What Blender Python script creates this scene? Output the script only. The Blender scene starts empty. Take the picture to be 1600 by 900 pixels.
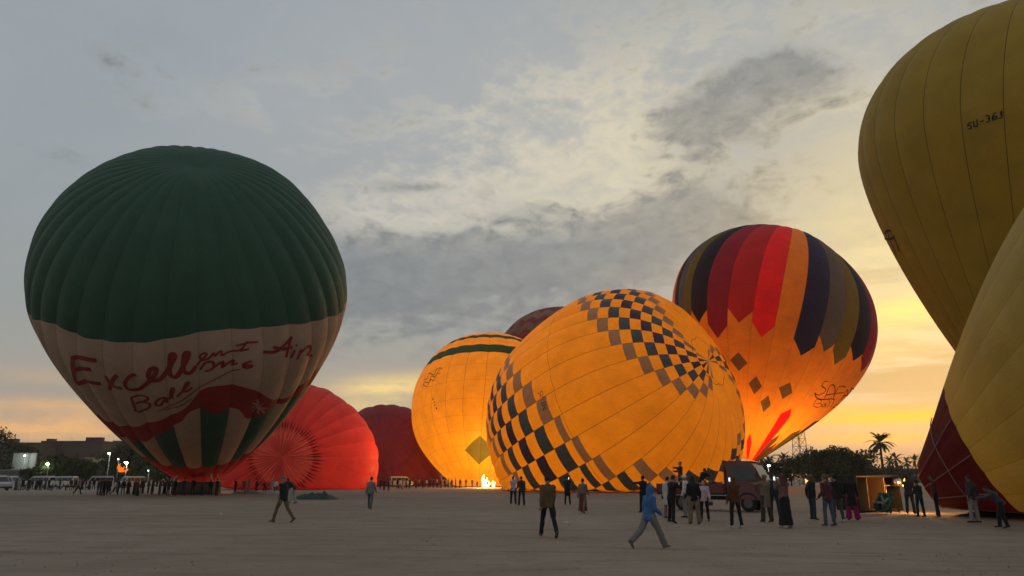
import bpy, bmesh, math, random
import numpy as np
from mathutils import Vector, Matrix, noise as mnoise

random.seed(7)
R_ = math.radians
scene = bpy.context.scene
COL = scene.collection

# ------------------------------------------------------------------ camera
FOCAL = 1160.0                      # focal length in pixels of a 1600 px wide frame
PITCH = math.atan(298.0 / FOCAL)    # camera looks up a little
EYE = 1.72
cam_data = bpy.data.cameras.new('camera')
cam_data.sensor_width = 36.0
cam_data.lens = 36.0 * FOCAL / 1600.0
cam_data.clip_start = 0.1
cam_data.clip_end = 9000.0
cam = bpy.data.objects.new('camera', cam_data)
COL.objects.link(cam)
cam.location = (0, 0, EYE)
cam.rotation_euler = (math.pi / 2 + PITCH, 0, 0)
scene.camera = cam

# ------------------------------------------------------------------ node helper
class S:
    """a socket that does arithmetic by adding nodes"""
    def __init__(self, t, s): self.t, self.s = t, s
    def _m(self, op, *a, clamp=False):
        n = self.t.nodes.new('ShaderNodeMath'); n.operation = op; n.use_clamp = clamp
        for i, v in enumerate((self,) + a):
            if isinstance(v, S): self.t.links.new(v.s, n.inputs[i])
            else: n.inputs[i].default_value = float(v)
        return S(self.t, n.outputs[0])
    def __add__(self, o): return self._m('ADD', o)
    __radd__ = __add__
    def __mul__(self, o): return self._m('MULTIPLY', o)
    __rmul__ = __mul__
    def __sub__(self, o): return self._m('SUBTRACT', o)
    def __rsub__(self, o): return (self * -1.0) + o
    def __truediv__(self, o): return self._m('DIVIDE', o)
    def gt(self, o): return self._m('GREATER_THAN', o)
    def lt(self, o): return self._m('LESS_THAN', o)
    def abs(self): return self._m('ABSOLUTE')
    def max(self, o): return self._m('MAXIMUM', o)
    def min(self, o): return self._m('MINIMUM', o)
    def pow(self, o): return self._m('POWER', o)
    def exp(self): return self._m('EXPONENT')
    def fract(self): return self._m('FRACT')
    def clamp(self): return self._m('ADD', 0.0, clamp=True)
    def step(self, a, b):           # smoothstep a..b
        n = self.t.nodes.new('ShaderNodeMapRange'); n.interpolation_type = 'SMOOTHSTEP'
        self.t.links.new(self.s, n.inputs[0])
        for k, v in ((1, a), (2, b)):
            if isinstance(v, S): self.t.links.new(v.s, n.inputs[k])
            else: n.inputs[k].default_value = v
        return S(self.t, n.outputs[0])

class NT:
    def __init__(self, tree):
        self.t = tree; tree.nodes.clear()
    def new(self, typ): return self.t.nodes.new(typ)
    def link(self, a, b): self.t.links.new(a.s if isinstance(a, S) else a, b)
    def put(self, sock, v):
        if isinstance(v, S): self.t.links.new(v.s, sock)
        elif isinstance(v, (tuple, list)):
            sock.default_value = tuple(v) + ((1.0,) if len(v) == 3 and len(sock.default_value) == 4 else ())
        else: sock.default_value = v
    def coord(self, which): 
        n = self.new('ShaderNodeTexCoord'); return S(self.t, n.outputs[which])
    def uv(self, name):
        n = self.new('ShaderNodeUVMap'); n.uv_map = name; return S(self.t, n.outputs[0])
    def sep(self, v):
        n = self.new('ShaderNodeSeparateXYZ'); self.put(n.inputs[0], v)
        return tuple(S(self.t, o) for o in n.outputs)
    def comb(self, x, y, z):
        n = self.new('ShaderNodeCombineXYZ')
        for i, v in enumerate((x, y, z)): self.put(n.inputs[i], v)
        return S(self.t, n.outputs[0])
    def attr(self, name, out='Color'):
        n = self.new('ShaderNodeAttribute'); n.attribute_name = name; return S(self.t, n.outputs[out])
    def mix(self, f, a, b, blend='MIX'):
        n = self.new('ShaderNodeMix'); n.data_type = 'RGBA'; n.blend_type = blend
        self.put(n.inputs[0], f); self.put(n.inputs[6], a); self.put(n.inputs[7], b)
        return S(self.t, n.outputs[2])
    def noise(self, vec, scale, detail=4, rough=0.55, distort=0.0, lac=2.0):
        n = self.new('ShaderNodeTexNoise')
        if vec is not None: self.put(n.inputs['Vector'], vec)
        n.inputs['Scale'].default_value = scale; n.inputs['Detail'].default_value = detail
        n.inputs['Roughness'].default_value = rough; n.inputs['Distortion'].default_value = distort
        n.inputs['Lacunarity'].default_value = lac
        return S(self.t, n.outputs[0])
    def ramp(self, x, stops, interp='LINEAR'):
        n = self.new('ShaderNodeValToRGB'); cr = n.color_ramp; cr.interpolation = interp
        while len(cr.elements) < len(stops): cr.elements.new(0.5)
        for e, (p, c) in zip(cr.elements, stops):
            e.position = p; e.color = tuple(c) + (1.0,)
        self.put(n.inputs[0], x); return S(self.t, n.outputs[0])
    def curve(self, x, pts):
        n = self.new('ShaderNodeFloatCurve'); c = n.mapping.curves[0]
        pts = sorted(pts)
        while len(c.points) < len(pts): c.points.new(0.5, 0.5)
        for p, (a, b) in zip(c.points, pts):
            p.location = (a, b); p.handle_type = 'AUTO'
        n.mapping.update(); self.put(n.inputs['Value'], x); return S(self.t, n.outputs[0])
    def vmath(self, op, a, b):
        n = self.new('ShaderNodeVectorMath'); n.operation = op
        self.put(n.inputs[0], a); self.put(n.inputs[1], b); return S(self.t, n.outputs[0])

# ------------------------------------------------------------------ world
HAZE = 0.00024
SUN_AZ, SUN_EL = 29.0, 4.0
world = bpy.data.worlds.new('World'); scene.world = world; world.use_nodes = True
w = NT(world.node_tree)
def lin(r, g, b):
    f = lambda c: (c / 255 / 12.92) if c <= 10 else ((c / 255 + 0.055) / 1.055) ** 2.4
    return (f(r), f(g), f(b))
dirv = w.coord('Generated')
dx, dy, dz = w.sep(dirv)
az = dx._m('ARCTAN2', dy) * (180 / math.pi)
el = dz._m('ARCSINE') * (180 / math.pi)
def bump2(a0, e0, sa, se, tilt=0.0):
    """soft patch of sky round azimuth a0, elevation e0 (degrees), tilted"""
    c, s = math.cos(R_(tilt)), math.sin(R_(tilt))
    da, de = az - a0, el - e0
    p = (da * c + de * s) / sa; q = (de * c - da * s) / se
    return ((p * p + q * q) * -1.0).exp()
# cloud noise on the sky sphere, flattened a little so that clouds lie in layers
def sky_noise(scale, flat, detail, rough, distort, off=0.0):
    return w.noise(w.comb(dx * scale + off, dy * scale, dz * scale * flat), 1.0, detail, rough, distort)
n_big = sky_noise(4.2, 1.9, 4, 0.55, 0.5)
n_mid = sky_noise(8.5, 2.0, 6, 0.62, 0.55, 3.0)
n_strk = w.noise(w.comb(az * 0.045, el * 0.50, 0.0), 1.0, 5, 0.58, 0.6)
n_strk2 = w.noise(w.comb(az * 0.03 + 3.1, el * 0.95, 0.4), 1.0, 4, 0.55, 0.5)
def az_el(px, py):
    x, y = (px - 800) / FOCAL, (450 - py) / FOCAL
    X, Y, Z = x, math.cos(PITCH) - math.sin(PITCH) * y, math.sin(PITCH) + math.cos(PITCH) * y
    return math.degrees(math.atan2(X, Y)), math.degrees(math.atan2(Z, math.hypot(X, Y)))
def patches(lst):
    tot = None
    for px, py, sx, sy, tilt, amp in lst:
        a0, e0 = az_el(px, py); k = bump2(a0, e0, sx * 0.05, sy * 0.05, tilt) * amp
        tot = k if tot is None else tot + k
    return tot
sky = w.new('ShaderNodeTexSky'); sky.sky_type = 'NISHITA'; sky.sun_disc = False
sky.sun_elevation = R_(SUN_EL); sky.sun_rotation = R_(SUN_AZ); sky.air_density = 1.2; sky.dust_density = 3.0
base = w.ramp(el / 90.0, [(0.0, lin(146, 130, 114)), (0.028, lin(170, 150, 126)), (0.07, lin(164, 154, 140)), (0.125, lin(150, 151, 148)),
                          (0.2, lin(152, 155, 156)), (0.3, lin(157, 161, 164)), (0.42, lin(151, 157, 162)), (1.0, lin(130, 140, 152))])
base = w.mix((n_big - 0.42).clamp() * 1.3, base, lin(138, 145, 151))
base = w.mix(bump2(-40, 26, 22, 26) * 0.35, base, lin(128, 142, 154))
n_fin = sky_noise(34.0, 1.7, 4, 0.6, 0.4, 7.0)
vary = (n_mid - 0.5) * 4.6 + (n_big - 0.5) * 2.2 + (n_fin - 0.5) * 2.0
# broad dawn glow round the hidden sun
glow = patches([(1395, 410, 185, 180, 0, 1.0)])
wide = patches([(1180, 240, 420, 230, 0, 1.0)])
col = w.mix((wide * (0.55 + vary * 0.25)).clamp(), base, lin(190, 184, 166))
col = w.mix((glow * (0.95 + vary * 0.22)).clamp(), col, lin(219, 203, 154))
# pale lit cloud bank with a broken edge
lit = (patches([(760, 315, 270, 62, 7, 0.85), (965, 265, 190, 85, 8, 0.8), (1010, 160, 280, 100, 10, 0.42), (640, 352, 110, 32, 4, 0.6), (790, 350, 200, 28, 5, 0.5), (930, 366, 80, 18, 6, 0.55), (760, 190, 260, 80, 20, 0.34), (420, 150, 200, 50, 12, 0.22), (1330, 120, 90, 100, 0, 0.3)]) * 1.12 + vary * 0.56).step(0.0, 1.25)
col = w.mix(lit * (0.80 + (n_fin - 0.5) * 1.4 + (n_mid - 0.5) * 0.8), col, w.mix((glow * 0.9 + wide * 0.45).clamp(), lin(192, 187, 176), lin(232, 216, 168)))
# grey undersides
dark = (patches([(1246, 116, 80, 34, -8, 1.45), (1110, 165, 110, 46, 22, 1.0), (1180, 222, 120, 46, -10, 0.6), (1080, 310, 70, 70, 60, 0.5), (880, 225, 32, 12, 0, 0.45), (640, 292, 62, 12, 2, 0.62), (830, 332, 70, 16, 4, 0.5),
                 (760, 415, 420, 58, 5, 0.95), (970, 378, 200, 44, 12, 0.75), (600, 450, 320, 80, 0, 0.62), (700, 500, 300, 60, 0, 0.3), (240, 120, 160, 50, 15, 0.2), (110, 245, 90, 14, 3, 0.32), (1330, 290, 40, 14, 0, 0.3)]) * 1.10 + vary * 0.70).step(0.10, 1.15)
col = w.mix(dark * (0.76 + (n_fin - 0.5) * 1.0), col, w.mix((glow * 1.1 + wide * 0.12).clamp(), lin(113, 119, 125), lin(160, 147, 118)))
# grey streaks and bright gaps low over the dawn
low = patches([(1420, 560, 260, 130, 0, 1.0)])
gray_s = (n_strk * 1.7 - 0.40).step(0.30, 0.62) * low
col = w.mix(gray_s.clamp() * 0.85, col, lin(158, 139, 104))
gold = patches([(1425, 482, 110, 26, 4, 1.0), (1380, 545, 120, 20, 0, 0.35)]) * (n_strk2 * 1.6)
col = w.mix(gold.clamp() * 0.85, col, lin(250, 224, 130))
orange_s = patches([(1400, 652, 200, 11, 1, 1.0), (1380, 684, 180, 8, 0, 0.55), (1290, 640, 60, 8, 3, 0.5)]) * (n_strk2 * 2.0 - 0.15).clamp()
col = w.mix((orange_s * 1.25).clamp(), col, lin(248, 178, 60))
# peach strips low on the left and between the balloons
peach = patches([(70, 668, 210, 22, 1, 0.9), (40, 632, 160, 9, 1, 0.5), (600, 608, 75, 17, 2, 0.95), (545, 636, 90, 9, 0, 0.5), (690, 590, 80, 12, 3, 0.4), (120, 590, 120, 10, 0, 0.25)]) * (n_strk2 * 1.9 - 0.1 + vary * 0.5).clamp()
col = w.mix((peach * 1.1).clamp(), col, w.mix(patches([(600, 608, 120, 60, 0, 1.0)]).clamp(), lin(232, 178, 120), lin(238, 208, 140)))
col = w.mix(bump2(27, 0.0, 60, 1.8) * 0.75, col, lin(150, 130, 112))
skymix = w.mix(0.10, w.vmath('SCALE', col, (0, 0, 0)) if False else col, w.mix(1.0, S(w.t, sky.outputs[0]), (0.11, 0.11, 0.11), 'MULTIPLY'))
bg = w.new('ShaderNodeBackground'); w.put(bg.inputs[0], w.mix(1.0, skymix, (12.2, 12.2, 12.2), 'MULTIPLY'))
bg.inputs[1].default_value = 0.1
world.cycles.sampling_method = 'MANUAL'; world.cycles.sample_map_resolution = 256
wo = w.new('ShaderNodeOutputWorld'); w.link(bg.outputs[0], wo.inputs[0])

# ------------------------------------------------------------------ sun (low, behind cloud, very soft)
sd = bpy.data.lights.new('sun', 'SUN'); sd.energy = 0.35; sd.angle = R_(14); sd.color = (1.0, 0.74, 0.42)
sun = bpy.data.objects.new('sun', sd); COL.objects.link(sun)
to_sun = Vector((math.sin(R_(SUN_AZ)) * math.cos(R_(SUN_EL)), math.cos(R_(SUN_AZ)) * math.cos(R_(SUN_EL)), math.sin(R_(SUN_EL))))
sun.rotation_euler = to_sun.to_track_quat('Z', 'Y').to_euler()
vs = scene.view_settings
vs.view_transform = 'Standard'; vs.look = 'None'; vs.exposure = 0.0; vs.gamma = 1.0; vs.use_curve_mapping = False
scene.cycles.use_denoising = True; scene.cycles.use_adaptive_sampling = True; scene.cycles.adaptive_threshold = 0.025
scene.cycles.max_bounces = 8; scene.cycles.transmission_bounces = 6; scene.cycles.diffuse_bounces = 5
scene.cycles.sample_clamp_indirect = 4.0

# ------------------------------------------------------------------ where a point of the view stands in the world
def ray(px, py):
    x, y = (px - 800) / FOCAL, (450 - py) / FOCAL
    return np.array([x, math.cos(PITCH) - math.sin(PITCH) * y, math.sin(PITCH) + math.cos(PITCH) * y])
def at(px, py, Y):
    r = ray(px, py); return np.array([0, 0, EYE]) + r * (Y / r[1])
def gp(px, py):
    r = ray(px, py); return np.array([0, 0, EYE]) - r * (EYE / r[2])
def proj(p):
    q = np.asarray(p) - np.array([0, 0, EYE])
    f = q[..., 1] * math.cos(PITCH) + q[..., 2] * math.sin(PITCH)
    u = -q[..., 1] * math.sin(PITCH) + q[..., 2] * math.cos(PITCH)
    return np.stack([800 + FOCAL * q[..., 0] / f, 450 - FOCAL * u / f], -1)

# ------------------------------------------------------------------ materials
MATS = {}
def mat(name, color, rough=0.8, spec=0.3, metal=0.0, var=0.25, scale=3.0, bump=0.0, bscale=20.0, emit=None, estr=0.0, sheen=0.0):
    """plain procedural material with uneven colour and fine relief"""
    if name in MATS: return MATS[name]
    m = bpy.data.materials.new(name); m.use_nodes = True; n = NT(m.node_tree)
    pos = n.coord('Object')
    f = n.noise(pos, scale, 5, 0.6)
    k = (f - 0.5) * 2.0 * var
    dark = tuple(c * (1 - var) for c in color); lite = tuple(min(1, c * (1 + var)) for c in color)
    c = n.mix((k / max(2 * var, 1e-6) + 0.5).clamp(), dark, lite)
    p = n.new('ShaderNodeBsdfPrincipled'); n.put(p.inputs['Base Color'], c)
    p.inputs['Roughness'].default_value = rough; p.inputs['Specular IOR Level'].default_value = spec
    p.inputs['Metallic'].default_value = metal
    if sheen: p.inputs['Sheen Weight'].default_value = sheen
    if emit: p.inputs['Emission Color'].default_value = tuple(emit) + (1,); p.inputs['Emission Strength'].default_value = estr
    if bump:
        b = n.new('ShaderNodeBump'); b.inputs['Strength'].default_value = bump; b.inputs['Distance'].default_value = 0.02
        n.link(n.noise(pos, bscale, 4, 0.6), b.inputs['Height']); n.link(b.outputs[0], p.inputs['Normal'])
    o = n.new('ShaderNodeOutputMaterial'); n.link(p.outputs[0], o.inputs[0])
    MATS[name] = m; return m

def emitter(name, color, strength):
    if name in MATS: return MATS[name]
    m = bpy.data.materials.new(name); m.use_nodes = True; n = NT(m.node_tree)
    e = n.new('ShaderNodeEmission'); e.inputs[0].default_value = tuple(color) + (1,); e.inputs[1].default_value = strength
    o = n.new('ShaderNodeOutputMaterial'); n.link(e.outputs[0], o.inputs[0])
    MATS[name] = m; return m

# ------------------------------------------------------------------ mesh helpers
def link(name, me, m=None, parent=None, smooth=False):
    if m is not None: me.materials.append(m)
    if smooth: me.polygons.foreach_set('use_smooth', [True] * len(me.polygons))
    o = bpy.data.objects.new(name, me); COL.objects.link(o)
    if parent is not None: o.parent = parent
    return o
def tag(o, label=None, cat=None, group=None, kind=None):
    if label: o['label'] = label
    if cat: o['category'] = cat
    if group: o['group'] = group
    if kind: o['kind'] = kind
    return o
def empty(name, loc=(0, 0, 0), rz=0.0, label=None, cat=None, group=None):
    o = bpy.data.objects.new(name, None); COL.objects.link(o); o.empty_display_size = 0.2
    o.location = tuple(loc); o.rotation_euler = (0, 0, rz)
    return tag(o, label, cat, group)
def copy_tree(o, parent=None):
    c = o.copy(); COL.objects.link(c)
    if parent is not None: c.parent = parent
    for ch in o.children: copy_tree(ch, c)
    return c

class MB:
    """collects verts and faces of one mesh"""
    def __init__(self): self.v, self.f, self.n = [], [], 0
    def add(self, vs, fs):
        b = len(self.v); self.v += [tuple(float(c) for c in p) for p in vs]; self.f += [tuple(b + i for i in f) for f in fs]
    def box(self, c, s, rz=0.0, ry=0.0, rx=0.0, taper=1.0):
        M = Matrix.Rotation(rz, 3, 'Z') @ Matrix.Rotation(ry, 3, 'Y') @ Matrix.Rotation(rx, 3, 'X')
        vs = []
        for z in (-.5, .5):
            k = taper if z > 0 else 1.0
            for x, y in ((-.5, -.5), (.5, -.5), (.5, .5), (-.5, .5)):
                vs.append(Vector(c) + M @ Vector((x * s[0] * k, y * s[1] * k, z * s[2])))
        self.add(vs, [(3, 2, 1, 0), (4, 5, 6, 7), (0, 1, 5, 4), (1, 2, 6, 5), (2, 3, 7, 6), (3, 0, 4, 7)])
    def tube(self, pts, rad, n=8, cap=True):
        pts = [Vector(p) for p in pts]
        if not hasattr(rad, '__len__'): rad = [rad] * len(pts)
        ref = None; rings = []
        for i, p in enumerate(pts):
            d = (pts[min(i + 1, len(pts) - 1)] - pts[max(i - 1, 0)]).normalized()
            if ref is None: ref = Vector((1, 0, 0)) if abs(d.x) < 0.8 else Vector((0, 1, 0))
            e1 = (ref - d * ref.dot(d)).normalized(); ref = e1; e2 = d.cross(e1)
            r = rad[i]; ra, rb = (r if hasattr(r, '__len__') else (r, r))
            rings.append([p + e1 * (math.cos(2 * math.pi * k / n) * ra) + e2 * (math.sin(2 * math.pi * k / n) * rb) for k in range(n)])
        vs = [q for r in rings for q in r]; fs = []
        for i in range(len(rings) - 1):
            for k in range(n):
                fs.append((i * n + k, i * n + (k + 1) % n, (i + 1) * n + (k + 1) % n, (i + 1) * n + k))
        if cap:
            fs.append(tuple(range(n - 1, -1, -1))); fs.append(tuple((len(rings) - 1) * n + k for k in range(n)))
        self.add(vs, fs)
    def ball(self, c, r, nu=12, nv=8, M=None):
        r = r if hasattr(r, '__len__') else (r, r, r)
        c = Vector(c); vs = []
        for j in range(nv + 1):
            t = math.pi * j / nv
            for i in range(nu):
                a = 2 * math.pi * i / nu
                p = Vector((r[0] * math.sin(t) * math.cos(a), r[1] * math.sin(t) * math.sin(a), r[2] * math.cos(t)))
                vs.append(c + (M @ p if M else p))
        fs = [(j * nu + i, (j + 1) * nu + i, (j + 1) * nu + (i + 1) % nu, j * nu + (i + 1) % nu) for j in range(nv) for i in range(nu)]
        self.add(vs, fs)
    def mesh(self, name='mesh'):
        me = bpy.data.meshes.new(name); me.from_pydata(self.v, [], self.f); me.validate(); me.update(); return me
    def build(self, name, m=None, parent=None, smooth=False, bevel=0.0):
        me = self.mesh(name)
        if bevel:
            bm = bmesh.new(); bm.from_mesh(me); bmesh.ops.remove_doubles(bm, verts=bm.verts, dist=1e-4)
            bmesh.ops.bevel(bm, geom=list(bm.edges), offset=bevel, segments=2, affect='EDGES', clamp_overlap=True)
            bm.to_mesh(me); bm.free()
        return link(name, me, m, parent, smooth)
def boxo(name, c, s, m, parent=None, bevel=0.0, **k):
    b = MB(); b.box(c, s, **k); return b.build(name, m, parent, bevel=bevel)
def tubeo(name, pts, r, m, parent=None, n=8):
    b = MB(); b.tube(pts, r, n); return b.build(name, m, parent, smooth=True)

# ------------------------------------------------------------------ ground
def ground_material():
    m = bpy.data.materials.new('packed_sand'); m.use_nodes = True; n = NT(m.node_tree)
    pos = n.coord('Object')
    x, y, z = n.sep(pos)
    big = n.noise(pos, 0.045, 4, 0.55)
    mid = n.noise(pos, 0.5, 6, 0.62)
    fine = n.noise(pos, 9.0, 6, 0.7)
    grit = n.noise(pos, 60.0, 3, 0.6)
    # wheel ruts: long wavering lines running across the field
    wob = (n.noise(n.comb(x * 0.05, 0.0, 0.0), 1.0, 2) - 0.5) * 9.0
    q = n.comb(x * 0.03, (y + wob + x * 0.16) * 0.9, 0.0)
    rut = n.noise(q, 1.0, 3, 0.6)
    rut_m = (rut - 0.56).step(0.0, 0.10) * (mid * 1.4 - 0.2).clamp()
    c = n.mix(big.step(0.3, 0.7), (0.245, 0.195, 0.150), (0.33, 0.268, 0.21))
    c = n.mix(mid.step(0.35, 0.7) * 0.5, c, (0.20, 0.152, 0.112))
    c = n.mix(rut_m * 0.6, c, (0.145, 0.112, 0.084))
    c = n.mix((fine - 0.62).step(0.0, 0.12) * 0.35, c, (0.36, 0.31, 0.25))
    c = n.mix((0.36 - fine).step(0.0, 0.1) * 0.3, c, (0.13, 0.11, 0.09))
    # tyre tracks: pairs of wheel marks left by the trucks
    tr_m = None
    for (a_, b_, am, fr, ph) in ((14.5, 0.10, 0.8, 0.16, 0.0), (19.0, -0.22, 1.2, 0.10, 1.0), (27.0, 0.06, 1.6, 0.08, 2.2), (33.0, -0.12, 1.4, 0.12, 4.0), (45.0, 0.2, 2.0, 0.06, 3.0)):
        off_ = y - (x * b_ + ((x * fr + ph)._m('SINE') * am) + a_)
        for s_ in (-0.75, 0.75):
            k_ = 1.0 - (off_ - s_).abs().step(0.10, 0.24)
            tr_m = k_ if tr_m is None else tr_m.max(k_)
    tread = ((x * 26.0)._m('SINE') * 0.3 + 0.7)
    tr_m = tr_m * (mid * 2.4 - 0.6).clamp() * tread
    c = n.mix(tr_m * 0.35, c, (0.12, 0.092, 0.07))
    foot = n.noise(n.comb(x * 1.0, y * 1.0, 3.0), 2.6, 2, 0.5)
    foot_m = (foot - 0.63).step(0.0, 0.05)
    c = n.mix(foot_m * 0.25, c, (0.13, 0.10, 0.078))
    p = n.new('ShaderNodeBsdfPrincipled'); n.put(p.inputs['Base Color'], c)
    p.inputs['Roughness'].default_value = 0.95; p.inputs['Specular IOR Level'].default_value = 0.12
    b = n.new('ShaderNodeBump'); b.inputs['Strength'].default_value = 0.6; b.inputs['Distance'].default_value = 0.05
    n.put(b.inputs['Height'], mid * 1.2 + fine * 0.35 + grit * 0.08 - rut_m * 0.5 - tr_m * 0.7 - foot_m * 0.4); n.link(b.outputs[0], p.inputs['Normal'])
    o = n.new('ShaderNodeOutputMaterial'); n.link(p.outputs[0], o.inputs[0]); return m
def build_ground():
    xs = np.concatenate([-np.geomspace(4000, 60, 14), np.linspace(-50, 50, 101), np.geomspace(60, 4000, 14)])
    ys = np.concatenate([[-300, -100, -30, -10], np.linspace(-4, 60, 100), np.linspace(62, 140, 40), np.geomspace(150, 6000, 20)])
    v = []
    for y in ys:
        for x in xs:
            d = math.hypot(x, y)
            k = 1.0 if d < 90 else max(0.0, 1 - (d - 90) / 60)
            h = (mnoise.noise((x * 0.10, y * 0.10, 0)) * 0.035 + mnoise.noise((x * 0.4, y * 0.4, 5)) * 0.018) * k
            v.append((x, y, min(h, 0.02) - 0.02))
    nx = len(xs)
    f = [(j * nx + i, j * nx + i + 1, (j + 1) * nx + i + 1, (j + 1) * nx + i) for j in range(len(ys) - 1) for i in range(nx - 1)]
    me = bpy.data.meshes.new('ground'); me.from_pydata(v, [], f)
    tag(link('ground', me, ground_material(), smooth=True), 'wide bare launch field of packed brown sand', kind='structure')
build_ground()

# loose pebbles and clods on the near sand
def pebbles():
    rr = random.Random(5); mb = MB()
    for k in range(2600):
        y = 5 + 55 * rr.random() ** 1.6; x = rr.uniform(-0.8, 0.8) * (y + 4); s = rr.uniform(0.006, 0.024) * (1 if rr.random() < .93 else 1.8)
        a = rr.uniform(0, 6.28); c, d = math.cos(a) * s, math.sin(a) * s * 0.8
        mb.add([(x - c, y - d, -0.03), (x + d, y - c, -0.03), (x + c, y + d, -0.03), (x - d, y + c, -0.03), (x + d * .3, y + c * .3, s * 0.7)], [(0, 1, 4), (1, 2, 4), (2, 3, 4), (3, 0, 4)])
    tag(mb.build('pebbles', mat('pebble_stone', (0.22, 0.18, 0.14), 0.9, var=0.4)), 'scattered small pebbles and clods on the sand', 'pebbles', kind='stuff')
pebbles()

# ------------------------------------------------------------------ balloons
def profile(v, t, b, m, k1, p):
    v = np.asarray(v, float); r = np.empty_like(v); z = np.empty_like(v)
    upm = v <= 0.5
    ph = v[upm] / 0.5 * math.pi / 2
    r[upm] = np.sin(ph) ** p; z[upm] = t * np.cos(ph)
    s = (v[~upm] - 0.5) / 0.5
    Q = ((1, 0), (1, -k1 * b), (m + (1 - m) * 0.5, -b * 0.67), (m, -b))
    B = ((1 - s) ** 3, 3 * s * (1 - s) ** 2, 3 * s * s * (1 - s), s ** 3)
    r[~upm] = sum(B[i] * Q[i][0] for i in range(4)); z[~upm] = sum(B[i] * Q[i][1] for i in range(4))
    return r, z

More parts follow.
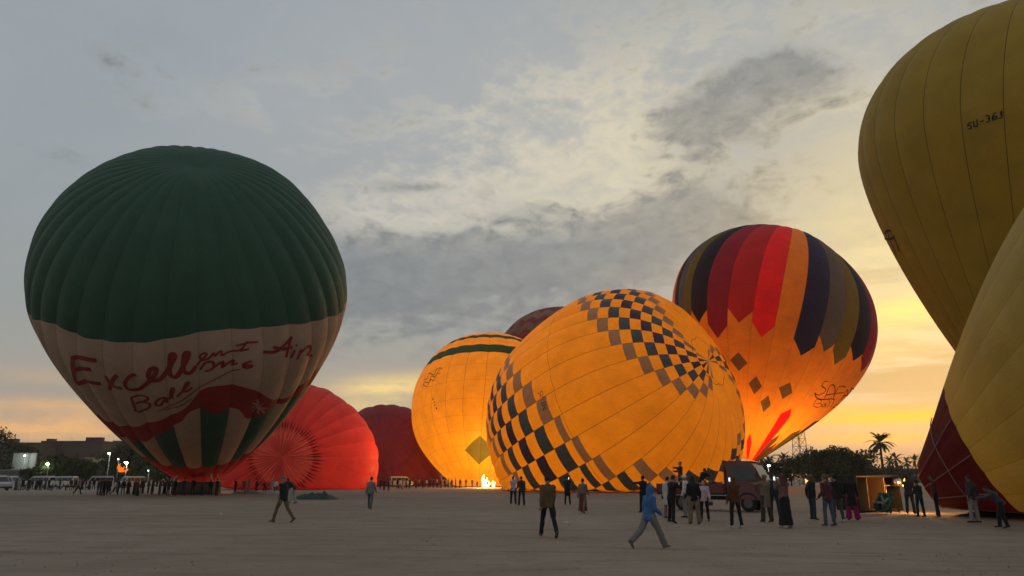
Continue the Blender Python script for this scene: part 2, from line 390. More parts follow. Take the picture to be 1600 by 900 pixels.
class Envelope:
    """a balloon skin: gores bulge between load tapes round a leaning axis; a lying skin sags onto the ground"""
    def __init__(self, par, Y, gores, bulge=0.02, dents=(), wrinkle=0.0, seed=0, phase=0.0, slack=0.0, pleat=0.0, centre=None, ring=0.17, edges=None):
        self.edges = np.array([phase + 2 * math.pi * k / gores for k in range(gores + 1)]) if edges is None else np.array(edges, float)
        self.ring = ring; self.par, self.Y, self.N, self.bulge, self.dents, self.seed, self.phase = par, Y, gores, bulge, dents, seed, phase
        self.wrinkle, self.slack, self.pleat = wrinkle, slack, pleat
        cx, cy, R, lx, ly = par[:5]; self.R = R
        self.C = at(cx, cy, Y) if centre is None else np.array(centre, float)
        a = np.array([math.sin(lx), -math.sin(ly) * math.cos(lx), math.cos(ly) * math.cos(lx)]); a /= np.linalg.norm(a)
        ref = np.array([0, -1., 0])
        if abs(a @ ref) > 0.95: ref = np.array([0, 0, -1.])
        e1 = ref - a * (a @ ref); e1 /= np.linalg.norm(e1)
        self.a, self.e1, self.e2 = a, e1, np.cross(a, e1)
    def pos(self, U, V, off=0.0, relief=True):
        U = np.asarray(U, float); V = np.asarray(V, float)
        t, b, m, k1, p, d2c, d2s = self.par[5:]
        r, z = profile(V.ravel(), t, b, m, k1, p); r = r.reshape(V.shape); z = z.reshape(V.shape)
        R = self.R; k = 1 + d2c * np.cos(2 * U) + d2s * np.sin(2 * U)
        E_ = self.edges; Um = E_[0] + (U - E_[0]) % (2 * math.pi)
        i = np.clip(np.searchsorted(E_, Um, side='right') - 1, 0, self.N - 1); x = (Um - E_[i]) / (E_[i + 1] - E_[i])
        lift = np.zeros_like(r)
        if relief:
            wv = np.clip((V - 0.04) / 0.2, 0, 1) * np.clip((1.0 - V) / 0.18, 0.15, 1)
            lift = lift + self.bulge * R * (1 - (2 * x - 1) ** 2) * wv
            if self.slack:      # cloth not yet tight: every gore billows a little differently
                lift = lift + self.slack * R * np.sin(i * 2.7 + V * 9 + self.seed) * np.sin(V * math.pi) * (1 - (2 * x - 1) ** 2)
            if self.wrinkle:
                lift = lift + self.wrinkle * R * (np.sin(U * 3 + V * 7 + self.seed) * 0.5 + np.sin(U * 5 - V * 11 + self.seed * 2) * 0.3 + np.sin(U * 9 + V * 17) * 0.2) * np.clip(V / 0.15, 0, 1)
            if self.pleat:      # gathered cloth of the vent round the crown
                q = V < self.ring
                lift = lift + np.where(q, self.pleat * np.abs(np.sin(U * self.N * 0.75 + np.sin(U * 5) * 1.5)) * np.sin(np.clip(V / self.ring, 0, 1) * math.pi), 0)
        for (u0, v0, su, sv, amp) in self.dents:
            du = (U - u0 + math.pi) % (2 * math.pi) - math.pi
            lift = lift + amp * R * np.exp(-(du / su) ** 2 - ((V - v0) / sv) ** 2)
        # push outwards from a point inside
        zi = z * 0.6
        ln = np.sqrt(r * r + zi * zi) + 1e-6
        lo = lift + off
        rr = R * r * k + lo * r / ln; zz = R * z + lo * zi / ln
        P = self.C + zz[..., None] * self.a + (rr * np.cos(U))[..., None] * self.e1 + (rr * np.sin(U))[..., None] * self.e2
        low = 0.35
        zc = P[..., 2]
        P[..., 2] = np.where(zc < low, 0.06 + (low - 0.06) * np.exp((np.minimum(zc, low) - low) / 1.2) + 0.04 * np.abs(np.sin(P[..., 0] * 2.3) * np.sin(P[..., 1] * 1.9)), zc)
        return P
    def inverse(self, pts, side=1):
        """(u, v) of the near side of the skin seen at these view points"""
        if not hasattr(self, 'grid'):
            U, V = np.meshgrid(np.linspace(-math.pi, math.pi, 900), np.linspace(0.0, 1.0, 500)); P = self.pos(U, V, 0, False)
            du = np.gradient(P, axis=1); dv = np.gradient(P, axis=0); n = np.cross(du, dv)
            n *= np.sign(np.sum(n * (P - self.C), -1))[..., None]
            face = np.sum(n * (np.array([0, 0, EYE]) - P), -1) > 0
            self.grid = (U[face], V[face], proj(P)[face])
        U, V, q = self.grid; out = []
        for p in pts:
            k = np.argmin((q[:, 0] - p[0]) ** 2 + (q[:, 1] - p[1]) ** 2); out.append((float(U[k]), float(V[k])))
        return out
    def patch_mesh(self, u0, u1, v0, v1, nu, nv, name='patch', off=0.0):
        """one piece of cloth with two uv maps: round the whole skin, and across its own gore"""
        us = np.linspace(u0, u1, nu + 1); vs_ = np.linspace(v0, v1, nv + 1)
        eps = 1e-5
        UU, VV = np.meshgrid(np.clip(us, u0 + eps, u1 - eps), vs_)
        P = self.pos(UU, VV, off)
        n1 = nu + 1
        faces = [(j * n1 + i, j * n1 + i + 1, (j + 1) * n1 + i + 1, (j + 1) * n1 + i) for j in range(nv) for i in range(nu)]
        me = bpy.data.meshes.new(name); me.from_pydata(P.reshape(-1, 3).tolist(), [], faces)
        A = np.stack([((UU / (2 * math.pi) + 0.5) % 1.0), VV], -1).reshape(-1, 2)
        A[:, 0] = ((UU + math.pi) / (2 * math.pi)).reshape(-1)
        gx = (UU - u0) / (u1 - u0)
        Bv = np.stack([gx, VV], -1).reshape(-1, 2)
        li = np.empty(len(me.loops), dtype=np.int32); me.loops.foreach_get('vertex_index', li)
        for nm, arr in (('around', A), ('gore', Bv)):
            l = me.uv_layers.new(name=nm); l.data.foreach_set('uv', arr[li].astype(np.float32).ravel())
        me.polygons.foreach_set('use_smooth', [True] * len(me.polygons))
        return me
    def gores(self, root, mt, name='gore', nu=8, nv=44, v0=0.0, v1=1.0, attrs=None, only=None):
        out = []
        for i in range(self.N):
            u0, u1 = float(self.edges[i]), float(self.edges[i + 1])
            if u0 >= math.pi - 1e-6: u0 -= 2 * math.pi; u1 -= 2 * math.pi
            me = self.patch_mesh(u0, u1, v0, v1, nu, nv, name)
            if attrs:
                for k, val in attrs(i).items():
                    if hasattr(val, '__len__'):
                        a = me.attributes.new(k, 'FLOAT_COLOR', 'POINT'); a.data.foreach_set('color', list(tuple(val) + (1.0,)) * len(me.vertices))
                    else:
                        a = me.attributes.new(k, 'FLOAT', 'POINT'); a.data.foreach_set('value', [float(val)] * len(me.vertices))
            out.append(link(name, me, mt, root))
        return out
    def ribbon(self, lines, width, name, m, root, off=0.05):
        """brush strokes lying on the skin; lines are lists of (u, v)"""
        mb = MB()
        for ln_ in lines:
            wd = width
            L = np.array(ln_, float)
            if len(L) == 1: L = np.vstack([L, L + [[0.002, 0.002]]])
            # smooth resample
            t = np.arange(len(L)); tt = np.linspace(0, len(L) - 1, max(6, (len(L) - 1) * 7))
            def cr(col):
                y = L[:, col]; k = np.clip(np.floor(tt).astype(int), 0, len(L) - 2); f = tt - k
                p0 = y[np.clip(k - 1, 0, None)]; p1 = y[k]; p2 = y[k + 1]; p3 = y[np.clip(k + 2, None, len(L) - 1)]
                return 0.5 * (2 * p1 + (p2 - p0) * f + (2 * p0 - 5 * p1 + 4 * p2 - p3) * f ** 2 + (3 * p1 - p0 - 3 * p2 + p3) * f ** 3)
            u, v = (cr(0), cr(1)) if len(L) > 2 else (np.interp(tt, t, L[:, 0]), np.interp(tt, t, L[:, 1]))
            P = self.pos(u, v, off); h = 1e-3
            nrm = np.cross(self.pos(u + h, v, off, False) - self.pos(u - h, v, off, False), self.pos(u, v + h, off, False) - self.pos(u, v - h, off, False))
            nrm /= np.linalg.norm(nrm, axis=-1, keepdims=True) + 1e-9
            tan = np.gradient(P, axis=0); tan /= np.linalg.norm(tan, axis=-1, keepdims=True) + 1e-9
            side = np.cross(tan, nrm)
            n = len(u); taper = 0.80 + 0.20 * np.sin(np.linspace(0.15, math.pi - 0.15, n)) if n > 8 else np.ones(n)
            a = P + side * (wd / 2 * taper)[:, None]; b = P - side * (wd / 2 * taper)[:, None]
            mb.add(list(a) + list(b), [(i, i + 1, n + i + 1, n + i) for i in range(n - 1)])
        return mb.build(name, m, root, smooth=True)
    def px_ribbon(self, lines, width, name, m, root, off=0.05):
        return self.ribbon([self.inverse(l) for l in lines], width, name, m, root, off)

def fabric(name, paint, trans=0.5, rough=0.55, seam=(0.5, 0.012), rows=0, wr=0.35):
    """ripstop nylon that lets light through; paint(n, u, v, x) gives the colour"""
    m = bpy.data.materials.new(name); m.use_nodes = True; n = NT(m.node_tree)
    u, v, _ = n.sep(n.uv('around')); x, v2, _ = n.sep(n.uv('gore'))
    c = paint(n, u, v, x)
    pos = n.coord('Object')
    f = n.noise(pos, 0.35, 5, 0.6)
    c = n.mix((f - 0.35).clamp() * 0.55, c, (0, 0, 0))
    edge = (x - 0.5).abs() * 2.0
    sm = edge.gt(1.0 - seam[1] * 2)
    if rows:
        rr = ((v * rows).fract() - 0.5).abs() * 2.0
        sm = sm.max(rr.gt(0.975) * 0.6)
    c = n.mix(sm * seam[0], c, (0.02, 0.015, 0.01))
    p = n.new('ShaderNodeBsdfPrincipled'); n.put(p.inputs['Base Color'], c)
    p.inputs['Roughness'].default_value = rough; p.inputs['Specular IOR Level'].default_value = 0.25
    t = n.new('ShaderNodeBsdfTranslucent'); n.put(t.inputs[0], c)
    # small puckers running across the gores from the seams
    puck = n.noise(n.comb(x * 1.2, v * 70.0, u * 40.0), 1.0, 3, 0.6)
    w2 = n.noise(pos, 1.1, 4, 0.6, 0.8)
    b = n.new('ShaderNodeBump'); b.inputs['Strength'].default_value = wr; b.inputs['Distance'].default_value = 0.25
    fold = n.noise(n.comb(x * 0.9 + u * 23.0, v * 16.0, u * 9.0), 1.0, 3, 0.55, 1.2)
    crease = (1.0 - (fold - 0.5).abs() * 9.0).max(0.0).pow(2.0)
    n.put(b.inputs['Height'], puck * (edge * 0.6 + 0.2) + w2 * 0.5 + crease * 0.55)
    n.link(b.outputs[0], p.inputs['Normal']); n.link(b.outputs[0], t.inputs['Normal'])
    mx = n.new('ShaderNodeMixShader'); mx.inputs[0].default_value = trans
    n.link(p.outputs[0], mx.inputs[1]); n.link(t.outputs[0], mx.inputs[2])
    o = n.new('ShaderNodeOutputMaterial'); n.link(mx.outputs[0], o.inputs[0])
    return m
def burner_light(name, loc, power, color=(1.0, 0.52, 0.16), radius=1.2):
    d = bpy.data.lights.new(name, 'POINT'); d.energy = power; d.color = color; d.shadow_soft_size = radius
    o = bpy.data.objects.new(name, d); COL.objects.link(o); o.location = tuple(loc); return o
def crop(ox, oy, sc, lines): return [[(ox + sc * a, oy + sc * b) for a, b in l] for l in lines]
GLY = {'S': [[(1, .85), (.6, 1), (.15, .9), (.1, .65), (.5, .5), (.9, .35), (.85, .1), (.4, 0), (0, .15)]], 'U': [[(0, 1), (0, .6), (0, .25), (.12, .06), (.5, 0), (.88, .06), (1, .25), (1, .6), (1, 1)]],
       '-': [[(.1, .5), (.9, .5)]], '3': [[(.05, .9), (.5, 1), (.9, .8), (.8, .58), (.4, .52)], [(.4, .52), (.9, .42), (.95, .15), (.5, 0), (0, .12)]],
       '6': [[(.9, .92), (.5, 1), (.1, .6), (.05, .25), (.4, 0), (.9, .15), (.85, .45), (.4, .52), (.08, .3)]],
       '2': [[(.05, .8), (.4, 1), (.9, .85), (.8, .5), (.05, .02)], [(.05, .02), (.95, .02)]]}
def writing(text, org, adv, upv, gap=0.3):
    """strokes of a registration: org, one letter's advance and its height as view vectors"""
    out = []
    for k, ch in enumerate(text):
        for st in GLY[ch]:
            out.append([(org[0] + adv[0] * (k + a * (1 - gap)) + upv[0] * b, org[1] + adv[1] * (k + a * (1 - gap)) + upv[1] * b) for a, b in st])
    return out
black_paint = mat('black_letter_paint', (0.012, 0.012, 0.014), 0.7)

# ---- green balloon with cream band
GREEN, CREAM, REDW = (0.032, 0.105, 0.066), (0.48, 0.365, 0.275), (0.30, 0.016, 0.010)
env = Envelope([308.8, 442.8, 15.95, 0.1798, 0.75, 0.885, 1.69, 0.19, 0.2, 0.938, -0.0035, 0.0273], 78, 36, 0.016, wrinkle=0.004,
               dents=((2.0, 0.30, 0.5, 0.12, -0.045), (0.0, 0.0, 9.0, 0.055, -0.035), (-1.0, 0.12, 0.5, 0.03, -0.012), (0.6, 0.10, 0.4, 0.02, 0.012), (-2.2, 0.25, 0.4, 0.1, 0.02)), seed=1)
def curve_pts(lst, lo=0.0, hi=1.0):
    q = [((u + math.pi) / (2 * math.pi), v) for u, v in env.inverse(lst)]
    q = sorted(q); out = []
    for a, b in q:
        if not out or a - out[-1][0] > 0.008: out.append((a, b))
    return [(0.0, out[0][1])] + out + [(1.0, out[-1][1])]
g_top = curve_pts([(46, 484), (91, 508), (132, 525), (181, 533), (219, 534), (257, 529), (302, 521), (336, 514), (389, 512), (438, 508), (480, 503), (510, 495), (533, 486)])
g_red1 = curve_pts([(172, 657), (192, 663), (216, 663), (237, 657), (258, 651), (279, 642), (297, 629), (313, 610), (331, 601), (352, 600), (373, 601), (392, 606), (410, 615), (429, 622), (444, 619), (463, 605)])
g_red2 = curve_pts([(200, 684), (229, 686), (247, 676), (263, 668), (282, 657), (308, 638), (334, 642), (366, 636), (373, 647), (389, 653), (405, 647), (428, 632), (439, 629)])
def paint_green(n, u, v, x):
    b0, b1, b2 = n.curve(u, g_top), n.curve(u, g_red1), n.curve(u, g_red2)
    par = ((u * 18.0).fract()).gt(0.5)
    stripes = n.mix(par, CREAM, GREEN)
    c = n.mix(v.gt(b0), GREEN, CREAM)
    c = n.mix(v.gt(b1), c, REDW)
    c = n.mix(v.gt(b2), c, stripes)
    return n.mix(v.gt(0.85), c, REDW)
root = empty('hot_air_balloon', (env.C[0], env.C[1], 0), 0, 'green and cream balloon with red brush lettering, standing over its basket at left', 'balloon', 'hot air balloons')
def place_parts(root):
    """child meshes are written in world coordinates"""
    root.matrix_parent_inverse = Matrix.Identity(4)
def adopt(root):
    for c in root.children: c.matrix_parent_inverse = Matrix.Translation(root.location).inverted()
env.gores(root, fabric('green_cream_nylon', paint_green, 0.30, seam=(0.25, 0.012), wr=0.22), nv=64)
script = mat('red_brush_paint', (0.20, 0.012, 0.010), 0.7)
A_ = (90, 500, 0.2625)
env.px_ribbon(crop(*A_, [[(100, 215), (106, 290), (128, 372)], [(98, 220), (170, 220), (242, 236)], [(110, 292), (160, 285), (216, 284)], [(128, 370), (190, 362), (266, 372)]]), 0.50, 'lettering', script, root)
env.px_ribbon(crop(*A_, [[(285, 330), (312, 360), (350, 385), (395, 398)], [(362, 318), (332, 365), (312, 412)],
    [(472, 325), (432, 332), (405, 368), (430, 405), (482, 411), (530, 375), (580, 325), (592, 286), (562, 284), (545, 320), (562, 352), (612, 346), (650, 310), (684, 245), (696, 206), (676, 204), (665, 260), (672, 320), (702, 330), (737, 290), (774, 222), (782, 190), (760, 194), (748, 250), (757, 302), (792, 306), (825, 270)]]), 0.44, 'lettering', script, root)
env.px_ribbon(crop(*A_, [[(825, 270), (862, 228), (886, 196), (868, 190), (850, 216), (864, 236), (902, 216), (926, 190), (936, 206), (960, 182), (976, 181), (978, 200), (1012, 186), (1080, 172), (1122, 114)], [(1060, 150), (1130, 126), (1190, 122)], [(1078, 174), (1135, 164)]]), 0.22, 'lettering', script, root)
env.px_ribbon(crop(*A_, [[(1222, 188), (1290, 180), (1350, 132), (1392, 98)], [(1392, 98), (1372, 150), (1352, 218)], [(1275, 155), (1330, 163), (1392, 158)], [(1402, 172), (1386, 222)], [(1412, 146), (1416, 140)], [(1436, 166), (1416, 228)], [(1428, 190), (1462, 160), (1492, 150), (1498, 178), (1478, 196), (1506, 212)]]), 0.36, 'lettering', script, root)
env.px_ribbon(crop(*A_, [[(442, 452), (456, 490), (472, 532)], [(442, 455), (522, 440), (538, 464), (472, 492)], [(475, 492), (546, 480), (552, 506), (502, 540), (458, 526)],
    [(642, 452), (602, 464), (588, 490), (620, 496), (648, 456), (654, 490)], [(660, 470), (692, 412), (685, 400), (675, 440), (692, 462)], [(710, 447), (780, 376), (770, 364), (746, 410), (772, 412), (800, 392)]]), 0.27, 'lettering', script, root)
env.px_ribbon(crop(*A_, [[(850, 296), (880, 250), (920, 240), (930, 270), (900, 290), (870, 300)], [(930, 270), (960, 250), (986, 240), (976, 270), (1010, 250), (1042, 235), (1040, 262), (1066, 248)], [(1152, 234), (1110, 245), (1102, 258), (1148, 262), (1130, 276), (1088, 270)]]), 0.27, 'lettering', script, root)
env.px_ribbon(crop(*A_, [[(600, 528), (680, 502), (780, 440), (900, 362), (1000, 310), (1082, 285)], [(640, 528), (720, 506), (800, 456)]]), 0.13, 'underline', script, root)
st = [(402 + r * math.cos(a), 634 + 0.8 * r * math.sin(a)) for k in range(16) for a, r in [(2 * math.pi * k / 16, 13 if k % 2 == 0 else 5)]]
env.px_ribbon([[(402, 634), p] for p in st[::2]], 0.22, 'star', mat('star_paint', (0.42, 0.20, 0.16), 0.7), root)
adopt(root)
GREEN_ENV = env
burner_light('pilot_flame_light', env.pos(0.0, 0.93, 0)[()] * 0.0 + env.C - env.a * (env.R * 1.42), 1700, (1.0, 0.42, 0.16), 0.4)

# ---- red balloon lying with its crown to us
def paint_red(n, u, v, x):
    c = n.mix(v.gt(0.104), (0.64, 0.12, 0.09), (0.64, 0.055, 0.040))
    band = (v - 0.62).gt(0.0)
    return n.mix(band * 0.5, c, (0.38, 0.02, 0.05))
env = Envelope([466.0, 718.0, 13.35, 0.02, 1.555, 0.7693, 1.2417, 0.1246, 0.672, 0.9165, -0.0213, 0.0552], 133, 28, 0.013, wrinkle=0.006, slack=0.006, seed=2, pleat=0.26, ring=0.105)
root = empty('hot_air_balloon', (env.C[0], env.C[1], 0), 0, 'glowing red balloon lying with its pleated crown towards us behind the green one', 'balloon', 'hot air balloons')
env.gores(root, fabric('red_nylon', paint_red, 0.36, seam=(-0.35, 0.014)), nu=14, nv=50)
dark_red = mat('painted_gap_shade', (0.10, 0.008, 0.008), 0.9)  # dark leaf patches painted in for the shade inside the vent gaps
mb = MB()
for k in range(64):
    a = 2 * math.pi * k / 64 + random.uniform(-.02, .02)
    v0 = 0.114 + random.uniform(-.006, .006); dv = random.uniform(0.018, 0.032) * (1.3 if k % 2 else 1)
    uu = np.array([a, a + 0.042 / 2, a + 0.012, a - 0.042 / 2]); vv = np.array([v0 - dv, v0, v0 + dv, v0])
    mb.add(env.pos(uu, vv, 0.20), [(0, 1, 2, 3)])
tag(mb.build('gap_shade_patches', dark_red, root), kind='stuff')
adopt(root)
burner_light('burner_light', (env.C[0] + 9.3, env.C[1] + 0.2, 4.9), 3000, (1.0, 0.50, 0.22))

# ---- dark maroon balloon behind the red one
def paint_maroon(n, u, v, x): return n.mix((v * 6.0).fract().gt(0.86) * 0.35, (0.22, 0.018, 0.030), (0.12, 0.008, 0.02))
env = Envelope([601, 722, 14.6, 0.1, 1.1, 0.75, 1.2, 0.15, 0.5, 0.9, 0.0, 0.0], 187, 24, 0.02, wrinkle=0.006, seed=3)
root = empty('hot_air_balloon', (env.C[0], env.C[1], 0), 0, 'dark maroon balloon half inflated between the red and the yellow balloons', 'balloon', 'hot air balloons')
env.gores(root, fabric('maroon_nylon', paint_maroon, 0.4), nu=6, nv=30); adopt(root)
burner_light('burner_light', (env.C[0] + 1.0, env.C[1] + 6, 5), 4500)

# ---- yellow balloon with green bands
YEL = (0.80, 0.39, 0.02)
def paint_yellow(n, u, v, x):
    c = n.mix((v.gt(0.315) * v.lt(0.365)).max(v.gt(0.215) * v.lt(0.252)), YEL, (0.02, 0.06, 0.035))
    return n.mix(((u - 0.497).abs() * 22.0 + (v - 0.81).abs() * 14.0).lt(1.0), c, (0.16, 0.14, 0.02))
env = Envelope([760.2, 637.06, 17.64, 0.0669, -0.24, 0.9684, 1.1385, 0.2288, 0.5087, 0.8945, 0.02, 0.05], 175, 24, 0.012, wrinkle=0.005, seed=4)
root = empty('hot_air_balloon', (env.C[0], env.C[1], 0), 0, 'orange yellow balloon with two green bands near its top, left of the chequered one', 'balloon', 'hot air balloons')
env.gores(root, fabric('yellow_nylon', paint_yellow, 0.5, rows=14), nu=6, nv=50)
B3 = (560, 420, 0.2778)
env.px_ribbon(crop(*B3, [[(360, 672), (372, 640), (402, 640), (412, 604), (436, 610), (452, 580), (478, 562)], [(368, 625), (390, 618), (400, 590), (424, 596), (442, 566), (470, 560)], [(362, 650), (392, 662), (404, 625), (428, 628), (440, 596), (466, 590)]]), 0.2, 'emblem', mat('brown_emblem_paint', (0.12, 0.06, 0.015), 0.8), root)
env.px_ribbon(crop(*B3, [[(420, 726), (424, 740)], [(428, 746), (430, 754)], [(433, 764), (436, 772)], [(440, 782), (444, 790)]]), 0.3, 'registration', black_paint, root)
adopt(root)
burner_light('burner_light', (env.C[0] + 0.5, env.C[1] - 1.0, 13.0), 15500, (1.0, 0.60, 0.19))

# ---- maroon balloon with a zigzag band, far behind
def paint_zig(n, u, v, x):
    zz = (x - 0.5).abs() * 0.06
    k = v - zz
    c = n.mix(k.gt(0.20) * k.lt(0.26), (0.34, 0.035, 0.05), (0.34, 0.20, 0.10))
    return n.mix(k.gt(0.30) * k.lt(0.345), c, (0.26, 0.15, 0.07))
env = Envelope([878, 585, 20.3, 0.05, -0.1, 0.95, 1.2, 0.15, 0.5, 0.9, 0.0, 0.0], 215, 24, 0.012, seed=5)
root = empty('hot_air_balloon', (env.C[0], env.C[1], 0), 0, 'dull maroon balloon with tan zigzag band, its top showing above the chequered one', 'balloon', 'hot air balloons')
env.gores(root, fabric('maroon_zigzag_nylon', paint_zig, 0.4), nu=8, nv=40); adopt(root)
burner_light('burner_light', (env.C[0], env.C[1], 4), 5000)

# ---- chequered orange balloon, lying
env = Envelope([972.17, 641.96, 18.14, 0.7683, 1.0035, 0.8612, 1.3445, 0.1588, 0.7, 0.6807, 0.0218, 0.031], 112, 34, 0.012, wrinkle=0.0045, slack=0.003, seed=6)
CHK = {'orange': (0.74, 0.33, 0.014), 'brown': (0.30, 0.185, 0.12), 'slate': (0.075, 0.085, 0.095), 'purple': (0.055, 0.035, 0.065)}
CHM = {k: fabric('chequer_nylon_' + k, (lambda c: (lambda n, u, v, x: n.mix(0.0, c, c)))(c), {'orange': 0.5, 'brown': 0.25}.get(k, 0.10), seam=(0.45, 0.02), wr=0.45) for k, c in CHK.items()}
root = empty('hot_air_balloon', (env.C[0], env.C[1], 0), 0, 'orange balloon with diagonal chequered bands lying on its side in the middle', 'balloon', 'hot air balloons')
# rows of panels get shorter towards the equator, as sewn
def row_pos(v): return v / 0.032 + 0.3 if v < 0.32 else (10.3 + 0.18 / 0.011 * math.log(0.032 / (0.032 - 0.011 * (v - 0.32) / 0.18)) if v < 0.5 else 17.19 + (v - 0.5) / 0.021)
grid_v = np.linspace(0, 1, 4001); grid_r = np.array([row_pos(q_) for q_ in grid_v])
RV = [0.0] + [float(np.interp(r_, grid_r, grid_v)) for r_ in range(1, int(grid_r[-1]) + 1)] + [1.0]
ROWS = len(RV) - 1
LOWX, LOWY = [925, 973, 1012, 1050, 1098, 1129, 1146, 1158, 1170], [716, 729, 737, 738, 737, 724, 702, 676, 640]
def chk_color(i, j):
    k = ((i if i < 17 else i - 34) + j + 4) % 19
    if 1 <= i <= 15 and j > 4:      # the lower band swings along the ground and up the right side
        q_ = proj(env.pos(np.array([2 * math.pi * (i + .5) / 34]), np.array([(RV[j] + RV[j + 1]) / 2])))[0]
        dd = q_[1] - np.interp(q_[0], LOWX, LOWY); par = (i + j) % 2 == 1
        if dd > 12: return ('slate' if par else 'orange')
        if dd > -8: return ('brown' if par else 'orange')
        return 'orange'
    return {0: 'brown', 2: 'slate', 4: 'purple', 6: 'slate', 8: 'brown'}.get(k, 'orange')
cells = []
for i in range(34):
    for j in range(ROWS):
        uc = 2 * math.pi * (i + .5) / 34; vc = (RV[j] + RV[j + 1]) / 2; hv = (RV[j + 1] - RV[j]) / 2
        P = env.pos(np.array([uc - .087, uc + .087, uc + .087, uc - .087]), np.array([vc - hv, vc - hv, vc + hv, vc + hv]))
        q = proj(P); ar = 0.5 * sum(q[a][0] * q[(a + 1) % 4][1] - q[(a + 1) % 4][0] * q[a][1] for a in range(4))
        pc = env.pos(np.array([uc]), np.array([vc]))[0]
        nrm = np.cross(P[1] - P[0], P[3] - P[0]); nrm = nrm * np.sign(nrm @ (pc - env.C))
        vis = nrm @ (np.array([0, 0, EYE]) - pc) > 0
        cells.append((abs(ar) if vis else 0.0, i, j))
cells.sort(reverse=True)
rest = {}
for rank, (ar, i, j) in enumerate(cells):
    u0 = 2 * math.pi * i / 34; u1 = u0 + 2 * math.pi / 34
    if u0 >= math.pi - 1e-6: u0 -= 2 * math.pi; u1 -= 2 * math.pi
    cn = chk_color(i, j)
    me = env.patch_mesh(u0, u1, RV[j], RV[j + 1], 4, 3, 'panel')
    if rank < 290: link('panel', me, CHM[cn], root)
    else: rest.setdefault(cn, []).append(me)
def join_meshes(lst, name):
    bm = bmesh.new()
    for me in lst: bm.from_mesh(me); bpy.data.meshes.remove(me)
    bmesh.ops.remove_doubles(bm, verts=bm.verts, dist=1e-4)
    out = bpy.data.meshes.new(name); bm.to_mesh(out); bm.free()
    out.polygons.foreach_set('use_smooth', [True] * len(out.polygons)); return out
bm = bmesh.new(); mats_ = []
for cn, lst in rest.items():
    base_i = len(mats_); mats_.append(CHM[cn])
    for me in lst:
        n0 = len(bm.faces); bm.from_mesh(me); bm.faces.ensure_lookup_table()
        for f in bm.faces[n0:]: f.material_index = base_i
        bpy.data.meshes.remove(me)
bmesh.ops.remove_doubles(bm, verts=bm.verts, dist=1e-4)
me = bpy.data.meshes.new('far_panels'); bm.to_mesh(me); bm.free()
for m_ in mats_: me.materials.append(m_)
tag(link('far_panels', me, None, root), kind='stuff')
tape = mat('vent_tape', (0.10, 0.045, 0.015), 0.8)
env.ribbon([[(a, 0.031 + 0.002 * math.sin(a * 9)) for a in np.linspace(-math.pi, math.pi, 60)]], 0.09, 'vent_edge', tape, root)
env.ribbon([[(a, 0.465) for a in np.linspace(-2.6, 1.2, 40)]], 0.045, 'belt_tape', tape, root)
env.px_ribbon(writing('SU-326', (842, 613.5), (1.5, 4.9), (6.6, -1.7), 0.38), 0.085, 'registration', black_paint, root)
adopt(root)
CHK_ENV = env
burner_light('burner_light', tuple(env.C - env.a * 3.0 + np.array([0, 0, -1.0])), 15000, (1.0, 0.61, 0.20))

# ---- striped balloon
SEDGE = [-7.7, -7.15, -6.65, -6.15, -5.65, -5.1, -4.25, -3.35, -2.35, -1.4, -0.4, 1.0, 2.55, 4.2, 5.85, 7.4] + [7.4 + 16.9 / 8 * k for k in range(1, 9)]
SEDGE = [e * 2 * math.pi / 32 for e in SEDGE]
env = Envelope([1211.3, 493.8, 16.95, 0.26, 0.02, 0.8684, 1.4691, 0.085, 0.34, 1.0, -0.0275, -0.19], 125, 23, 0.010, wrinkle=0.004, seed=7, edges=SEDGE)
STR = [(0.26, 0.018, 0.045), (0.46, 0.025, 0.030), (0.85, 0.025, 0.03), (0.85, 0.38, 0.035), (0.028, 0.030, 0.095), (0.11, 0.12, 0.125), (0.15, 0.14, 0.015), (0.024, 0.018, 0.032)]
ENDS = {5: 0.643, 6: 0.683, 7: 0.633, 8: 0.661, 9: 0.0, 10: 0.677, 11: 0.641, 12: 0.659, 13: 0.621, 14: 0.633, 0: 0.62, 1: 0.0, 2: 0.63, 3: 0.64, 4: 0.65}
def stripe_attrs(i):
    k = ([2, 3, 4, 5, 6, 7, 0, 1, 2, 3, 4, 5, 6, 7, 0] + [1, 2, 3, 4, 5, 6, 7, 0])[i]
    d = {'stripe': STR[k], 'stripe_end': ENDS.get(i, 0.62), 'dart_from': 2.0, 'dart': (0, 0, 0), 'diamond_v': -1.0}
    if i in DART: d['dart_from'], d['dart'] = DART[i]
    if i in DIA: d['diamond_v'] = DIA[i]
    return d
DART = {11: (0.82, (0.85, 0.012, 0.012)), 12: (0.90, (0.10, 0.07, 0.02)), 13: (0.925, (0.12, 0.03, 0.02)), 14: (0.86, (0.09, 0.07, 0.01)), 15: (0.80, (0.05, 0.03, 0.01)), 8: (0.925, (0.7, 0.02, 0.02))}
DIA = {7: 0.737, 8: 0.79, 10: 0.78, 9: 0.832}
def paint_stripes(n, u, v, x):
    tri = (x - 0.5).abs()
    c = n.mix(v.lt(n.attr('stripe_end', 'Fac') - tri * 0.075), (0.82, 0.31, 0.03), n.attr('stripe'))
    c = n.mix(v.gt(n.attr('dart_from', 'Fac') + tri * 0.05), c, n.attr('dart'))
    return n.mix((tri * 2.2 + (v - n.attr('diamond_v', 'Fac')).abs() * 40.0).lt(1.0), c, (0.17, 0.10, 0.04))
root = empty('hot_air_balloon', (env.C[0], env.C[1], 0), 0, 'balloon with many coloured stripes above a glowing orange lower half, behind the red truck', 'balloon', 'hot air balloons')
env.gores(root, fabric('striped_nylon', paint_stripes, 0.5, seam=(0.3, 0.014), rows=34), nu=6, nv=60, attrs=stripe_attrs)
Sf = (1140, 520, 0.2334)
